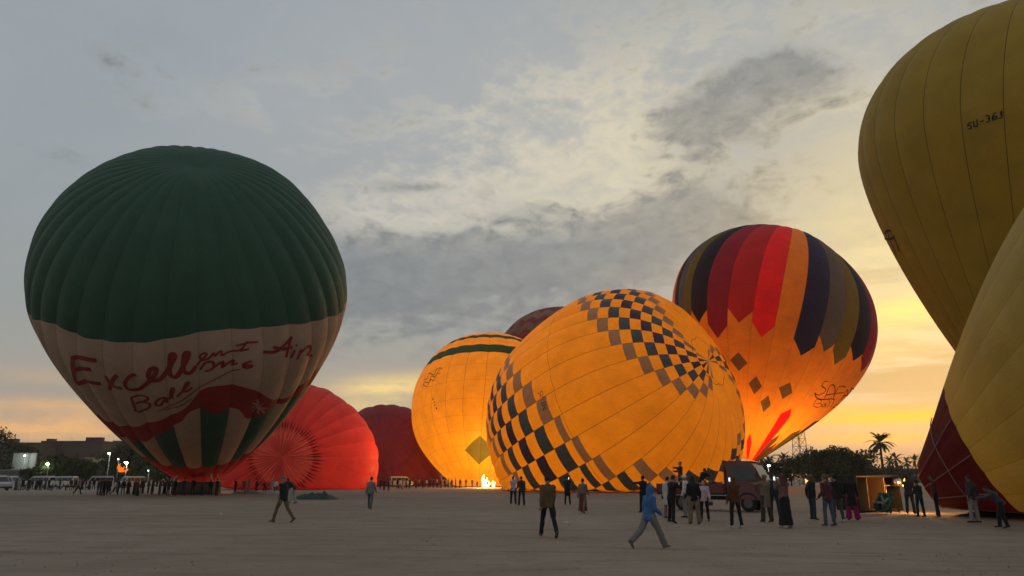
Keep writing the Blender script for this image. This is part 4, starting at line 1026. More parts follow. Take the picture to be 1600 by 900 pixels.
NEAR = [  # x, feet y, head y, facing, pose, top, bottom, hair, skin, shoes, label
 (1016, 856, 765, -62, 'stride_p', ('hoodie', 'blue', (0.045, 0.115, 0.28)), ('loose', 'light_grey', (0.17, 0.155, 0.14)), ('none', BLK), 'tan', (0.14, 0.12, 0.11), 'person in a bright blue hood and light grey trousers striding right'),
 (857, 839, 747, 10, 'walk', ('jacket', 'khaki_brown', (0.105, 0.065, 0.030)), ('jeans', 'black', BLK), ('short', (0.03, 0.02, 0.014)), 'tan', (0.07, 0.05, 0.035), 'person in a puffy khaki brown jacket walking away with a black bag'),
 (802, 788, 742, 0, 'phone', ('shirt', 'pale_blue', (0.30, 0.36, 0.42)), ('trousers', 'black', BLK), ('short', BLK), 'tan', BLK, 'person in a pale blue shirt holding up a lit phone'),
 (815, 790, 744, 15, 'relaxed', ('jacket', 'charcoal', CHAR), ('trousers', 'black', BLK), ('short', BLK), 'brown', BLK, 'person in a charcoal jacket standing right of the pale blue shirt'),
 (887, 789, 744, -8, 'phone', ('coat', 'black', BLK), ('jeans', 'black', BLK), ('short', BLK), 'tan', BLK, 'person all in black holding a phone up to the chequered balloon'),
 (911, 801, 752, -20, 'walk', ('sweater', 'warm_grey', (0.15, 0.13, 0.115)), ('skirt', 'wine_red', (0.115, 0.035, 0.030)), ('short', BLK), 'brown', (0.12, 0.10, 0.09), 'person in a grey sweater and long wine red skirt'),
 (1006, 801, 743, 30, 'point', ('jacket', 'black', BLK), ('trousers', 'black', BLK), ('short', BLK), 'brown', BLK, 'dark figure with one arm stretched out behind the blue hood'),
 (1051, 817, 743, -60, 'camera', ('jacket', 'black', BLK), ('jeans', 'black', BLK), ('short', BLK), 'tan', BLK, 'photographer in black standing with legs apart, camera raised'),
 (1045, 810, 752, -40, 'stand', ('coat', 'off_white', (0.42, 0.40, 0.36)), ('jeans', 'dusty_pink', (0.25, 0.13, 0.11)), ('short', BLK), 'pale', BLK, 'person in an off white coat half hidden behind the photographer'),
 (1074, 809, 746, 60, 'phone_one', ('shirt', 'white', (0.58, 0.57, 0.55)), ('loose', 'grey', GREY), ('cap', (0.60, 0.60, 0.60)), 'tan', BLK, 'person in a white cap and white shirt facing the photographer'),
 (1086, 819, 752, 5, 'pockets', ('jacket', 'black', BLK), ('loose', 'khaki', TANC), ('scarf', BLK), 'brown', (0.06, 0.045, 0.03), 'person in a black jacket and khaki trousers seen from behind'),
 (1102, 814, 757, 165, 'relaxed', ('jacket', 'pale_pink', (0.48, 0.36, 0.40)), ('jeans', 'black', BLK), ('long', (0.05, 0.022, 0.012)), 'pale', (0.05, 0.05, 0.04), 'person with reddish hair in a pale pink jacket facing us'),
 (1151, 825, 754, 10, 'phone_one', ('jacket', 'chestnut', (0.085, 0.032, 0.014)), ('jeans', 'black', BLK), ('scarf', (0.085, 0.032, 0.014)), 'tan', (0.5, 0.5, 0.48), 'person in a chestnut hooded jacket, black leggings and white shoes'),
 (1199, 816, 745, 20, 'point', ('coat', 'khaki_grey', (0.155, 0.125, 0.085)), ('loose', 'dark_brown', (0.05, 0.038, 0.026)), ('turban', (0.22, 0.15, 0.07)), 'brown', BLK, 'person in a long khaki grey coat at the truck nose with an arm raised'),
 (1212, 805, 746, -10, 'stand', ('jacket', 'navy', NAVY), ('jeans', 'navy', NAVY), ('short', BLK), 'brown', BLK, 'person in navy behind the khaki coat at the truck nose'),
 (1229, 825, 749, 15, 'phone', ('sweater', 'dusty_rose', (0.16, 0.085, 0.070)), ('skirt', 'black', BLK), ('scarf', (0.09, 0.03, 0.025)), 'tan', (0.4, 0.38, 0.36), 'person in a dusty rose top and long black skirt filming with a phone'),
 (1272, 812, 747, -75, 'back_hands', ('jacket', 'black', BLK), ('jeans', 'dark_denim', (0.03, 0.042, 0.062)), ('turban', (0.12, 0.10, 0.08)), 'brown', BLK, 'person in a black jacket and dark jeans standing left of the maroon jacket'),
 (1297, 822, 750, 25, 'pockets', ('jacket', 'maroon', (0.075, 0.028, 0.026)), ('jeans', 'denim', DENIM), ('short', (0.10, 0.075, 0.05)), 'tan', (0.05, 0.05, 0.05), 'person in a maroon jacket and blue grey jeans'),
 (1311, 815, 742, 5, 'stand', ('jacket', 'black', BLK), ('jeans', 'grey_denim', (0.055, 0.06, 0.07)), ('short', BLK), 'tan', (0.55, 0.55, 0.52), 'person in a black jacket, grey jeans and white shoes beside the lying basket'),
 (1334, 813, 744, -15, 'relaxed', ('coat', 'black', BLK), ('flared', 'magenta', (0.26, 0.010, 0.085)), ('long', BLK), 'tan', (0.08, 0.02, 0.03), 'person in a black coat and wide magenta trousers'),
 (1424, 803, 744, -30, 'point', ('jacket', 'charcoal', CHAR), ('trousers', 'charcoal', CHAR), ('short', BLK), 'brown', BLK, 'crew member with raised arm at the mouth of the lying basket'),
 (1440, 808, 756, 15, 'relaxed', ('shirt', 'dark_with_pale_yoke', (0.03, 0.03, 0.035)), ('jeans', 'navy', NAVY), ('short', BLK), 'brown', BLK, 'crew member in dark shirt standing right of the orange lit basket'),
 (1466, 809, 749, 70, 'stand', ('shirt', 'dark_red', (0.085, 0.014, 0.014)), ('trousers', 'black', BLK), ('short', BLK), 'brown', (0.25, 0.25, 0.24), 'person in a dark red shirt before the maroon balloon mouth'),
 (1524, 817, 750, 30, 'back_hands', ('jacket', 'charcoal', CHAR), ('trousers', 'stone_grey', (0.23, 0.21, 0.19)), ('short', BLK), 'brown', BLK, 'person in a charcoal jacket and stone grey trousers below the yellow balloon'),
 (1570, 826, 764, 70, 'bent', ('jacket', 'slate_blue', (0.05, 0.055, 0.07)), ('trousers', 'black', BLK), ('short', BLK), 'brown', BLK, 'crew member bending down at the foot of the rightmost balloon'),
 (440, 816, 750, 70, 'walk', ('jacket', 'black', BLK), ('jeans', 'tan', (0.125, 0.085, 0.055)), ('cap', (0.10, 0.09, 0.08)), 'tan', (0.10, 0.065, 0.04), 'person in a black jacket and tan trousers walking before the red balloon'),
 (457, 787, 746, 80, 'bent', ('jacket', 'black', BLK), ('loose', 'pale_grey', (0.30, 0.28, 0.27)), ('short', BLK), 'brown', BLK, 'person in a black jacket and pale grey trousers bending over'),
 (578, 795, 742, -5, 'walk', ('sweater', 'light_grey', (0.27, 0.28, 0.27)), ('jeans', 'slate', (0.085, 0.095, 0.10)), ('short', BLK), 'tan', (0.15, 0.13, 0.12), 'person in a light grey sweater walking away towards the red balloon'),
 (121, 772, 750, -70, 'walk', ('sweater', 'dun', (0.17, 0.14, 0.11)), ('trousers', 'black', BLK), ('short', BLK), 'tan', BLK, 'lone person in a dun sweater walking right before the parked vans'),
]
people = {}
for (x, yf, yh, face, pose, top, bot, hair, sk, shoe, label) in NEAR:
    g = gp(x, yf); h = min(1.86, max(1.58, (yf - yh) * math.hypot(g[1], 0) / FOCAL * 1.03))
    big = (yf - yh) > 44
    r = make_person('person', pose, h, top, bot, hair, sk, shoe, 0.020 if big else 0.03, True)
    put_person(r, x, yf, face, label); people[label] = r
# crowd types, seen small
TYPES = [
    make_person('person', 'stand', 1.72, ('jacket', 'black', BLK), ('trousers', 'black', BLK), ('short', BLK), 'tan', BLK, 0.032, False),
    make_person('person', 'relaxed', 1.68, ('jacket', 'charcoal', CHAR), ('jeans', 'navy', NAVY), ('short', BLK), 'tan', BLK, 0.032, False),
    make_person('person', 'phone', 1.70, ('jacket', 'navy', NAVY), ('trousers', 'black', BLK), ('short', BLK), 'tan', BLK, 0.032, False),
    make_person('person', 'walk', 1.72, ('shirt', 'white', (0.58, 0.57, 0.55)), ('jeans', 'dark_denim', (0.03, 0.042, 0.062)), ('short', BLK), 'brown', BLK, 0.032, False),
    make_person('person', 'stand', 1.74, ('tunic', 'stone', (0.32, 0.29, 0.25)), ('none', '', BLK), ('turban', (0.45, 0.42, 0.38)), 'brown', BLK, 0.032, False),
    make_person('person', 'relaxed', 1.64, ('coat', 'wine', (0.08, 0.022, 0.022)), ('skirt', 'black', BLK), ('scarf', (0.14, 0.11, 0.10)), 'tan', BLK, 0.032, False),
    make_person('person', 'pockets', 1.74, ('tunic', 'dark_grey', (0.06, 0.058, 0.055)), ('none', '', BLK), ('short', BLK), 'brown', BLK, 0.032, False),
    make_person('person', 'point', 1.70, ('jacket', 'brown', (0.07, 0.045, 0.03)), ('trousers', 'khaki', TANC), ('short', BLK), 'tan', BLK, 0.032, False),
    make_person('person', 'crouch', 1.70, ('jacket', 'black', BLK), ('trousers', 'charcoal', CHAR), ('short', BLK), 'brown', BLK, 0.032, False),
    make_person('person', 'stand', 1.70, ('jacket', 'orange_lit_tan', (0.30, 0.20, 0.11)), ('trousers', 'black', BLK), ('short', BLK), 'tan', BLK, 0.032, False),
]
finish_remesh()
TDESC = ['person in black', 'person in charcoal and navy', 'person in navy lifting phone', 'person in white shirt', 'person in pale stone robe', 'person in wine coat', 'person in dark grey robe', 'person in brown pointing', 'person in black crouching', 'person in tan jacket']
rnd = random.Random(21)
used = set()
def crowd(kind, x, y, face, where, group):
    t = TYPES[kind]
    if kind in used: o = copy_tree(t)
    else: o = t; used.add(kind)
    g = gp(x, y); o.location = (g[0], g[1], 0); o.rotation_euler = (0, 0, R_(face)); s = rnd.uniform(.95, 1.05); o.scale = (s, s, s)
    CROWD.setdefault(where, []).append((x, kind, o)); tag(o, None, 'person', group); return o
CROWD = {}
# left crowd round the green balloon's basket
for i, x in enumerate([152, 155, 161, 164, 170, 172, 178, 181, 185, 190, 198, 201, 209, 214, 219, 223, 231, 236, 239, 247, 251, 256]):
    crowd(rnd.choice([0, 0, 1, 2, 6, 5, 0, 1, 3]), x + rnd.uniform(-1.5, 1.5), rnd.choice([768.5, 770, 771.5, 773, 774.5]) + rnd.uniform(-.5, .5), rnd.uniform(-100, 30), 'in crowd by green basket', 'crowd beside the green balloon')
for x in (262, 272, 286, 300, 315, 328, 338):
    crowd(rnd.choice([0, 1, 2, 0]), x, rnd.uniform(773.5, 775), rnd.uniform(-30, 30), 'close against green basket', 'crew round the green balloon basket')
# line of people by the vans
for i, x in enumerate(list(range(24, 62, 5)) + list(range(62, 150, 6))):
    crowd(rnd.choice([0, 1, 6, 3, 5, 0, 4]), x + rnd.uniform(-2, 2), rnd.uniform(764.2, 766.8), rnd.uniform(-120, 60), 'before the white vans', 'onlookers by the vans')
# people at the foot of the red balloon
for x, k, y in ((367, 0, 771), (380, 1, 769), (388, 6, 768.5), (400, 0, 769), (414, 8, 770), (424, 4, 770.5), (430, 3, 771), (447, 1, 779), (509, 9, 761.5), (519, 0, 762)):
    crowd(k, x, y, rnd.uniform(-60, 60), {True: 'by red balloon left half', False: 'by red balloon right half'}[x < 480], 'people at the red balloon')
# crowd at the maroon and yellow balloons
for x, k, y in ((594, 0, 764.5), (600, 0, 766), (607, 1, 766.5), (593, 6, 761), (613, 5, 761), (621, 0, 763.5), (625, 3, 764), (629, 4, 763.8), (634, 9, 763.5), (640, 0, 763.2), (650, 1, 762.8), (655, 9, 761),
                (661, 0, 762.8), (666, 3, 761.8), (671, 0, 762.5), (677, 1, 762.3), (683, 9, 762), (689, 0, 762), (695, 1, 762.4), (701, 6, 762), (706, 0, 762.3), (712, 9, 762.6), (719, 9, 762.8), (728, 1, 761.5), (738, 0, 761.8), (745, 8, 762.2)):
    crowd(k, x, y, rnd.uniform(-90, 90), 'before maroon balloon' if x < 645 else 'by the yellow balloon flame', 'crowd at the yellow and maroon balloons')
for x, k, y in ((786, 1, 767), (796, 0, 767.5)):
    crowd(k, x, y, 20, 'at chequered balloon left edge', 'people at the chequered balloon')
for x, k, y in ((1250, 9, 759.5), (1258, 3, 759), (1266, 9, 759.2), (1284, 4, 759), (1292, 0, 759.5)):
    crowd(k, x, y, rnd.uniform(-90, 90), 'in far strip below trees', 'far group under the trees')
ORD = 'first second third fourth fifth sixth seventh eighth ninth tenth eleventh twelfth thirteenth fourteenth fifteenth sixteenth seventeenth eighteenth nineteenth twentieth twenty-first twenty-second twenty-third twenty-fourth twenty-fifth twenty-sixth'.split()
for where, lst in CROWD.items():
    lst.sort(key=lambda q: q[0])
    for i_, (x_, k_, o_) in enumerate(lst): o_['label'] = '%s, %s from left %s' % (TDESC[k_], ORD[i_], where)
# things people carry
def held_phone(root, side, label):
    p = world_hand(root, side); o = empty('phone', (p.x, p.y, p.z), root.rotation_euler.z, label, 'phone')
    boxo('case', (0, 0.0, 0.06), (0.075, 0.011, 0.15), mat('phone_black', (0.01, 0.01, 0.01), 0.3), o, 0.004)
    boxo('screen', (0, -0.0075, 0.06), (0.066, 0.003, 0.138), emitter('phone_screen', (0.9, 0.95, 1.0), 1.6), o)
held_phone(people['person in a pale blue shirt holding up a lit phone'], 1, 'lit phone held up by the pale blue shirt')
held_phone(people['person all in black holding a phone up to the chequered balloon'], 1, 'lit phone held up by the figure all in black')
held_phone(people['person in a dusty rose top and long black skirt filming with a phone'], 0, 'lit phone held by the dusty rose top')
held_phone(people['person in a chestnut hooded jacket, black leggings and white shoes'], 1, 'lit phone held by the chestnut jacket')
r = people['photographer in black standing with legs apart, camera raised']; p = (world_hand(r, 0) + world_hand(r, 1)) / 2
o = empty('camera', tuple(p), r.rotation_euler.z, 'black camera raised by the photographer in black', 'camera')
cm = mat('camera_black', (0.015, 0.015, 0.016), 0.4)
boxo('camera_body', (0, 0, 0.03), (0.14, 0.07, 0.10), cm, o, 0.01); tubeo('lens', [(0, 0.035, 0.03), (0, 0.15, 0.03)], 0.04, cm, o, 14); boxo('viewfinder', (0, 0, 0.095), (0.05, 0.05, 0.03), cm, o, 0.006)
r = people['person in a puffy khaki brown jacket walking away with a black bag']; p = world_hand(r, 1)
o = empty('shoulder_bag', tuple(p), r.rotation_euler.z, 'black bag hanging from the hand of the khaki brown jacket', 'bag')
bm_ = mat('bag_black', (0.014, 0.013, 0.013), 0.7, bump=0.4)
b = MB(); b.ball((0, 0, -0.26), (0.09, 0.19, 0.21), 16, 10); b.build('bag_body', bm_, o, True)
tubeo('strap', [(0, -0.12, -0.10), (0, -0.06, 0.0), (0, 0.06, 0.0), (0, 0.12, -0.10)], 0.012, bm_, o, 6)
r = people['person with reddish hair in a pale pink jacket facing us']; p = world_hand(r, 0)
o = empty('handbag', tuple(p), r.rotation_euler.z, 'small dark handbag held by the pale pink jacket', 'bag')
boxo('bag_body', (0, 0, -0.17), (0.22, 0.09, 0.16), mat('bag_plum', (0.06, 0.02, 0.03), 0.6), o, 0.02); tubeo('strap', [(-0.08, 0, -0.09), (0, 0, 0.02), (0.08, 0, -0.09)], 0.008, mat('bag_plum', (0.06, 0.02, 0.03), 0.6), o, 6)

# ------------------------------------------------------------------ vehicles
glass = mat('vehicle_glass', (0.018, 0.022, 0.025), 0.06, 0.6, var=0.05)
tyre = mat('tyre_rubber', (0.018, 0.018, 0.018), 0.9, bump=0.4); rimm = mat('wheel_steel', (0.12, 0.115, 0.11), 0.45, metal=0.6)
chrome = mat('lamp_glass', (0.65, 0.65, 0.62), 0.15, 0.6); dark_plastic = mat('dark_plastic', (0.02, 0.02, 0.02), 0.6)
def extrude(pts, y0, y1, inset=0.0):
    """side outline (x, z) swept across the width, its upper points drawn in a little"""
    zs = [q[1] for q in pts]; zm, zM = min(zs), max(zs); mb = MB(); n = len(pts); vs = []
    for y in (y0, y1):
        for x, z in pts:
            t = max(0.0, (z - zm) / (zM - zm) - 0.45) / 0.55; yy = y - math.copysign(inset * t, y); vs.append((x, yy, z))
    mb.add(vs, [tuple(range(n)), tuple(range(2 * n - 1, n - 1, -1))] + [(i, n + i, n + (i + 1) % n, (i + 1) % n)[::-1] for i in range(n)])
    return mb
def wheel(parent, x, y, r=0.36, wd=0.22):
    s = math.copysign(1, y)
    b = MB(); b.tube([(x, y - wd / 2 * s, r), (x, y - wd * 0.38 * s, r), (x, y + wd * 0.38 * s, r), (x, y + wd / 2 * s, r)], [r * 0.9, r, r, r * 0.9], 22); w_ = b.build('wheel', tyre, parent, smooth=False)
    b = MB(); b.tube([(x, y + wd * 0.46 * s, r), (x, y + wd * 0.53 * s, r)], [r * 0.62, r * 0.56], 18); b.build('rim', rimm, w_)
    b = MB(); b.tube([(x, y + wd * 0.5 * s, r), (x, y + wd * 0.60 * s, r)], [r * 0.2, r * 0.16], 10); b.build('hub', rimm, w_)
def quad(name, pts, m, parent):
    b = MB(); b.add(pts, [tuple(range(len(pts)))]); o = b.build(name, m, parent)
    md = None; return o
def minibus(label, px, py, rz, paint, group='parked vans', scale=1.0, lit=False):
    g = gp(px, py); o = empty('minibus', (g[0], g[1], 0), rz, label, 'van', group); o.scale = (scale,) * 3
    W = 1.85
    extrude([(-2.4, 0.42), (2.25, 0.38), (2.42, 0.55), (2.40, 0.98), (1.75, 1.25), (1.15, 2.02), (0.85, 2.16), (-2.2, 2.18), (-2.42, 2.0), (-2.46, 0.6)], -W / 2, W / 2, 0.12).build('body', paint, o, bevel=0.05)
    for s in (-1, 1):
        y = s * (W / 2 + 0.004)
        def win(x0, x1, n='window'):
            zb, zt = 1.30, 1.92; f = lambda z: y - s * 0.12 * max(0, ((z - 0.38) / 1.8 - 0.45) / 0.55) + s * 0.008
            b = MB(); b.add([(x0, f(zb), zb), (x1, f(zb), zb), (x1 - (0.42 if x1 > 1.2 else 0), f(zt), zt), (x0, f(zt), zt)], [(0, 1, 2, 3)]); b.build(n, glass, o)
        win(-2.3, -1.35); win(-1.27, -0.25); win(-0.17, 0.55); win(0.63, 1.55)
        for x in (-1.55, 1.45): wheel(o, x, s * (W / 2 - 0.10), 0.34, 0.2)
        b = MB(); b.ball((2.36, s * 0.68, 0.82), (0.06, 0.16, 0.10), 12, 8); b.build('headlight', emitter('headlight_on', (1.0, 0.9, 0.7), 6.0) if lit else chrome, o, True)
        boxo('mirror', (1.35, s * (W / 2 + 0.10), 1.38), (0.08, 0.16, 0.2), dark_plastic, o, 0.02)
        boxo('tail_light', (-2.44, s * 0.75, 1.15), (0.04, 0.14, 0.4), mat('tail_lens', (0.25, 0.01, 0.01), 0.3), o, 0.01)
        quad('door_seam', [(0.59, y + s * 0.002, 0.5), (0.605, y + s * 0.002, 0.5), (0.605, y + s * 0.002, 1.25), (0.59, y + s * 0.002, 1.25)], dark_plastic, o)
    b = MB(); b.add([(1.73, -0.80, 1.30), (1.73, 0.80, 1.30), (1.20, 0.70, 1.98), (1.20, -0.70, 1.98)], [(0, 1, 2, 3)])
    ws = b.build('windscreen', glass, o); ws.location = (0.035, 0, 0.02)
    b = MB(); b.add([(-2.462, -0.7, 1.3), (-2.462, 0.7, 1.3), (-2.44, 0.65, 1.92), (-2.44, -0.65, 1.92)], [(3, 2, 1, 0)]); b.build('rear_window', glass, o).location = (-0.02, 0, 0)
    boxo('bumper', (2.40, 0, 0.50), (0.12, 1.7, 0.2), dark_plastic, o, 0.03)
    return o
wp = mat('white_van_paint', (0.44, 0.44, 0.43), 0.35, 0.5, var=0.06)
wp2 = mat('cream_van_paint', (0.50, 0.45, 0.36), 0.35, 0.5, var=0.08)
minibus('white minivan cut by the left edge of the picture', -8, 766.5, R_(-25), wp)
minibus('white van parked second from the left edge', 12, 763.5, R_(-12), wp)
minibus('long white van in the middle of the parked row', 62, 763.0, R_(170), wp)
minibus('white van right of the long one, behind the onlookers', 98, 762.0, R_(176), wp)
minibus('white van with lit headlights parked towards the trees', 152, 763.0, R_(215), wp, lit=True)
minibus('white van half hidden behind the crowd under the trees', 203, 762, R_(240), wp)
minibus('pale van before the maroon balloon', 627, 760.5, R_(20), wp2, 'vans at the yellow balloon')
minibus('van lit orange left of the flame at the yellow balloon', 708, 760.0, R_(8), wp2, 'vans at the yellow balloon', 1.15)
minibus('small van in the glow behind the crowd at the yellow balloon', 664, 759.0, R_(30), wp2, 'vans at the yellow balloon')

# maroon truck
tp = mat('maroon_truck_paint', (0.105, 0.010, 0.017), 0.28, 0.6, var=0.12)
g = gp(1160, 799)
tr = empty('flatbed_truck', (g[0] - 0.6, g[1] + 1.2, 0), R_(-33), 'small maroon flatbed truck with a boxy cab facing right', 'truck')
CW = 1.72; tr.scale = (1.18, 1.18, 1.18)
extrude([(0.45, 0.62), (2.02, 0.55), (2.10, 0.75), (2.08, 1.25), (1.98, 1.36), (1.62, 2.08), (1.45, 2.20), (0.62, 2.24), (0.46, 2.15)], -CW / 2, CW / 2, 0.10).build('cab', tp, tr, bevel=0.045)
boxo('roof_highlight_sheet', (1.02, 0, 2.245), (0.85, 1.36, 0.03), mat('painted_sky_sheen', (0.20, 0.16, 0.155), 0.5, var=0.3), tr, 0.012)  # pale grey sheet painted as the sky's reflection on the maroon roof
b = MB(); b.add([(2.005, -0.74, 1.40), (2.005, 0.74, 1.40), (1.665, 0.66, 2.06), (1.665, -0.66, 2.06)], [(0, 1, 2, 3)]); b.build('windscreen', glass, tr).location = (0.03, 0, 0.015)
for s in (-1, 1):
    f = lambda z: s * (CW / 2 - 0.10 * max(0, ((z - 0.55) / 1.69 - 0.45) / 0.55) + 0.008)
    b = MB(); b.add([(0.68, f(1.40), 1.40), (1.82, f(1.40), 1.40), (1.52, f(2.02), 2.02), (0.68, f(2.02), 2.02)], [(0, 1, 2, 3)]); dw = b.build('door_window', glass, tr)
    for x in (0.60, 1.78):
        quad('door_seam', [(x, f(0.7) + s * .002, 0.68), (x + 0.02, f(0.7) + s * .002, 0.68), (x + 0.02, f(1.36) + s * .002, 1.36), (x, f(1.36) + s * .002, 1.36)], dark_plastic, tr)
    boxo('door_handle', (0.78, s * (CW / 2 + 0.012), 1.20), (0.15, 0.025, 0.035), dark_plastic, tr, 0.006)
    b = MB(); b.ball((2.085, s * 0.62, 0.92), (0.045, 0.15, 0.11), 14, 8); b.build('headlight', chrome, tr, True)
    boxo('turn_signal', (2.08, s * 0.80, 0.92), (0.05, 0.09, 0.14), mat('amber_lens', (0.5, 0.16, 0.02), 0.3), tr, 0.01)
    mr = tubeo('mirror_arm', [(1.78, s * (CW / 2), 1.62), (1.92, s * (CW / 2 + 0.2), 1.70)], 0.014, dark_plastic, tr, 6)
    boxo('mirror', (1.92, s * (CW / 2 + 0.22), 1.62), (0.05, 0.14, 0.28), dark_plastic, mr, 0.015)
    wheel(tr, 1.35, s * (CW / 2 - 0.12), 0.36, 0.22); wheel(tr, -1.75, s * (CW / 2 - 0.08), 0.36, 0.26)
    b = MB(); b.tube([(1.35 + 0.46 * math.cos(a), s * (CW / 2 - 0.02), 0.36 + 0.46 * math.sin(a)) for a in np.linspace(0.15, math.pi - 0.15, 12)], 0.05, 6); b.build('wheel_arch', dark_plastic, tr, True)
    boxo('chassis_rail', (-0.9, s * 0.38, 0.58), (4.2, 0.09, 0.16), dark_plastic, tr)
    boxo('side_board', (-1.35, s * 0.93, 1.02), (3.3, 0.045, 0.42), tp, tr, 0.01)
    for x in (-2.7, -1.6, -0.5): boxo('board_post', (x, s * 0.962, 1.02), (0.07, 0.02, 0.44), dark_plastic, tr)
boxo('grille', (2.105, 0, 1.08), (0.03, 1.1, 0.16), dark_plastic, tr, 0.01)
boxo('bumper', (2.12, 0, 0.58), (0.14, 1.66, 0.22), mat('bumper_paint', (0.12, 0.03, 0.035), 0.5), tr, 0.03)
boxo('number_plate', (2.196, 0, 0.58), (0.012, 0.36, 0.14), mat('plate_white', (0.5, 0.5, 0.48), 0.5), tr, 0.004)
for z in (1.35, 1.27): boxo('wiper', (2.06, 0.1, z + 0.06), (0.015, 0.5, 0.012), dark_plastic, tr)
boxo('bed_floor', (-1.35, 0, 0.77), (3.34, 1.84, 0.09), dark_plastic, tr)
boxo('tail_board', (-3.03, 0, 1.02), (0.045, 1.8, 0.42), tp, tr, 0.01)
boxo('head_board', (0.34, 0, 1.42), (0.05, 1.78, 1.22), tp, tr, 0.01)
boxo('seat', (1.0, 0, 1.0), (0.5, 1.4, 0.5), dark_plastic, tr)
# load in the bed: rolled cloth bags and two crew
M4 = Matrix.Translation(tr.location) @ Matrix.Rotation(tr.rotation_euler.z, 4, 'Z') @ Matrix.Scale(1.18, 4)
for k, (x, y, sx, sy, sz, lab) in enumerate(((-0.6, -0.2, 0.55, 0.5, 0.32, 'dark cloth bag heaped behind the truck cab'), (-1.7, 0.15, 0.6, 0.55, 0.30, 'dark cloth bag in the middle of the truck bed'), (-2.5, -0.2, 0.4, 0.5, 0.27, 'dark cloth bag at the tail of the truck bed'))):
    b = MB(); b.ball((0, 0, sz * 0.9), (sx, sy, sz), 18, 12); 
    b.v = [(v[0] * (1 + 0.08 * math.sin(v[2] * 15 + v[1] * 9 + k)), v[1] * (1 + 0.08 * math.sin(v[0] * 11 + k)), max(0, v[2]) * (1 + 0.12 * math.sin(v[0] * 8 + v[1] * 6))) for v in b.v]
    bo = b.build('cloth_bag', cloth('bag_dark', (0.022, 0.02, 0.022)), None, True); q = M4 @ Vector((x, y, 0.82)); bo.location = q; bo.rotation_euler.z = tr.rotation_euler.z; tag(bo, lab, 'bag')
for k, (x, y, kind, face, lab) in enumerate(((-1.2, 0.3, 8, -60, 'crew member in black crouching in the truck bed'), (-2.2, 0.2, 7, 100, 'crew member in brown standing with an arm out in the truck bed'))):
    o = copy_tree(TYPES[kind]); q = M4 @ Vector((x, y, 0.82)); o.location = q; o.rotation_euler = (0, 0, R_(face)); o.scale = (1, 1, 1); tag(o, lab, 'person', 'crew in the truck bed')

for k_, o_ in enumerate(TYPES):
    if k_ not in used:
        for c_ in list(o_.children_recursive) + [o_]: bpy.data.objects.remove(c_)
# inflation fan with green frame before the lying basket
gf = mat('green_frame_paint', (0.03, 0.10, 0.06), 0.5); g = gp(1380, 803)
fn = empty('inflation_fan', (g[0], g[1], 0), R_(25), 'inflation fan with a tilted green frame before the lying basket', 'fan')
tl = lambda x, y, z: (x + 0.38 * z, y, z)
for s in (-1, 1): tubeo('frame_tube', [tl(-0.02, s * 0.42, 0.05), tl(-0.02, s * 0.42, 1.0)], 0.03, gf, fn, 8); tubeo('leg', [tl(-0.02, s * 0.42, 0.7), (0.75, s * 0.4, 0.03)], 0.025, gf, fn, 6)
b = MB(); b.tube([tl(-0.08, 0.42 * math.cos(a), 0.55 + 0.42 * math.sin(a)) for a in np.linspace(0, 2 * math.pi, 32)], 0.05, 8); b.build('fan_ring', gf, fn, True)
boxo('top_bar', tl(-0.02, 0, 1.0), (0.08, 0.9, 0.06), gf, fn, 0.01); boxo('side_sheet', tl(0.06, 0.0, 0.52), (0.02, 0.86, 0.95), gf, fn, ry=-0.37 + 2 * 0.37)
for k in range(5):
    a = 2 * math.pi * k / 5; boxo('fan_blade', tl(-0.12, 0.2 * math.cos(a), 0.55 + 0.2 * math.sin(a)), (0.03, 0.34, 0.10), steel, fn, rx=a)
boxo('engine', (-0.32, 0, 0.36), (0.3, 0.3, 0.32), dark_plastic, fn, 0.03); tubeo('exhaust', [(-0.35, 0.1, 0.5), (-0.45, 0.12, 0.62)], 0.03, steel, fn, 6)

# cloth lying on the sand
def heap(name, label, px0, px1, py, hgt, dep, m, seed, cat='fabric'):
    a, c = gp(px0, py), gp(px1, py); mid = (a + c) / 2; L = abs(c[0] - a[0]); mb = MB(); nx, ny = 40, 18; vs = []
    for j in range(ny + 1):
        for i in range(nx + 1):
            s, t = i / nx * 2 - 1, j / ny * 2 - 1
            e = max(0, 1 - abs(s) ** 3) * max(0, 1 - abs(t) ** 2.5)
            hh = e * hgt * (0.45 + 0.75 * abs(mnoise.noise((s * 3.1 + seed, t * 2.0, seed))) + 0.4 * mnoise.noise((s * 8 + seed, t * 5, 1)))
            vs.append((s * L / 2, t * dep / 2 * (1 + 0.25 * mnoise.noise((s * 3, seed, 0))), max(-0.02, hh)))
    mb.add(vs, [(j * (nx + 1) + i, j * (nx + 1) + i + 1, (j + 1) * (nx + 1) + i + 1, (j + 1) * (nx + 1) + i) for j in range(ny) for i in range(nx)])
    o = mb.build(name, m, None, True); o.location = tuple(mid); tag(o, label, cat)
heap('folded_envelope', 'dark green balloon cloth heaped on the sand before the red balloon', 460, 526, 780, 0.75, 3.0, cloth('green_heap', (0.02, 0.055, 0.04)), 3.0)
heap('ground_sheet', 'tan ground sheet crumpled before the left half of the red balloon', 362, 412, 771.5, 0.5, 2.4, cloth('tan_sheet', (0.16, 0.12, 0.09)), 5.0)
heap('ground_sheet', 'pale ground sheet crumpled beside the bending person', 408, 440, 772, 0.55, 2.2, cloth('pale_sheet', (0.32, 0.29, 0.26)), 8.0)
heap('folded_envelope', 'low dark cloth lying along the bottom of the rightmost balloon', 1500, 1640, 806, 0.4, 1.2, cloth('black_heap', (0.014, 0.012, 0.012)), 11.0)
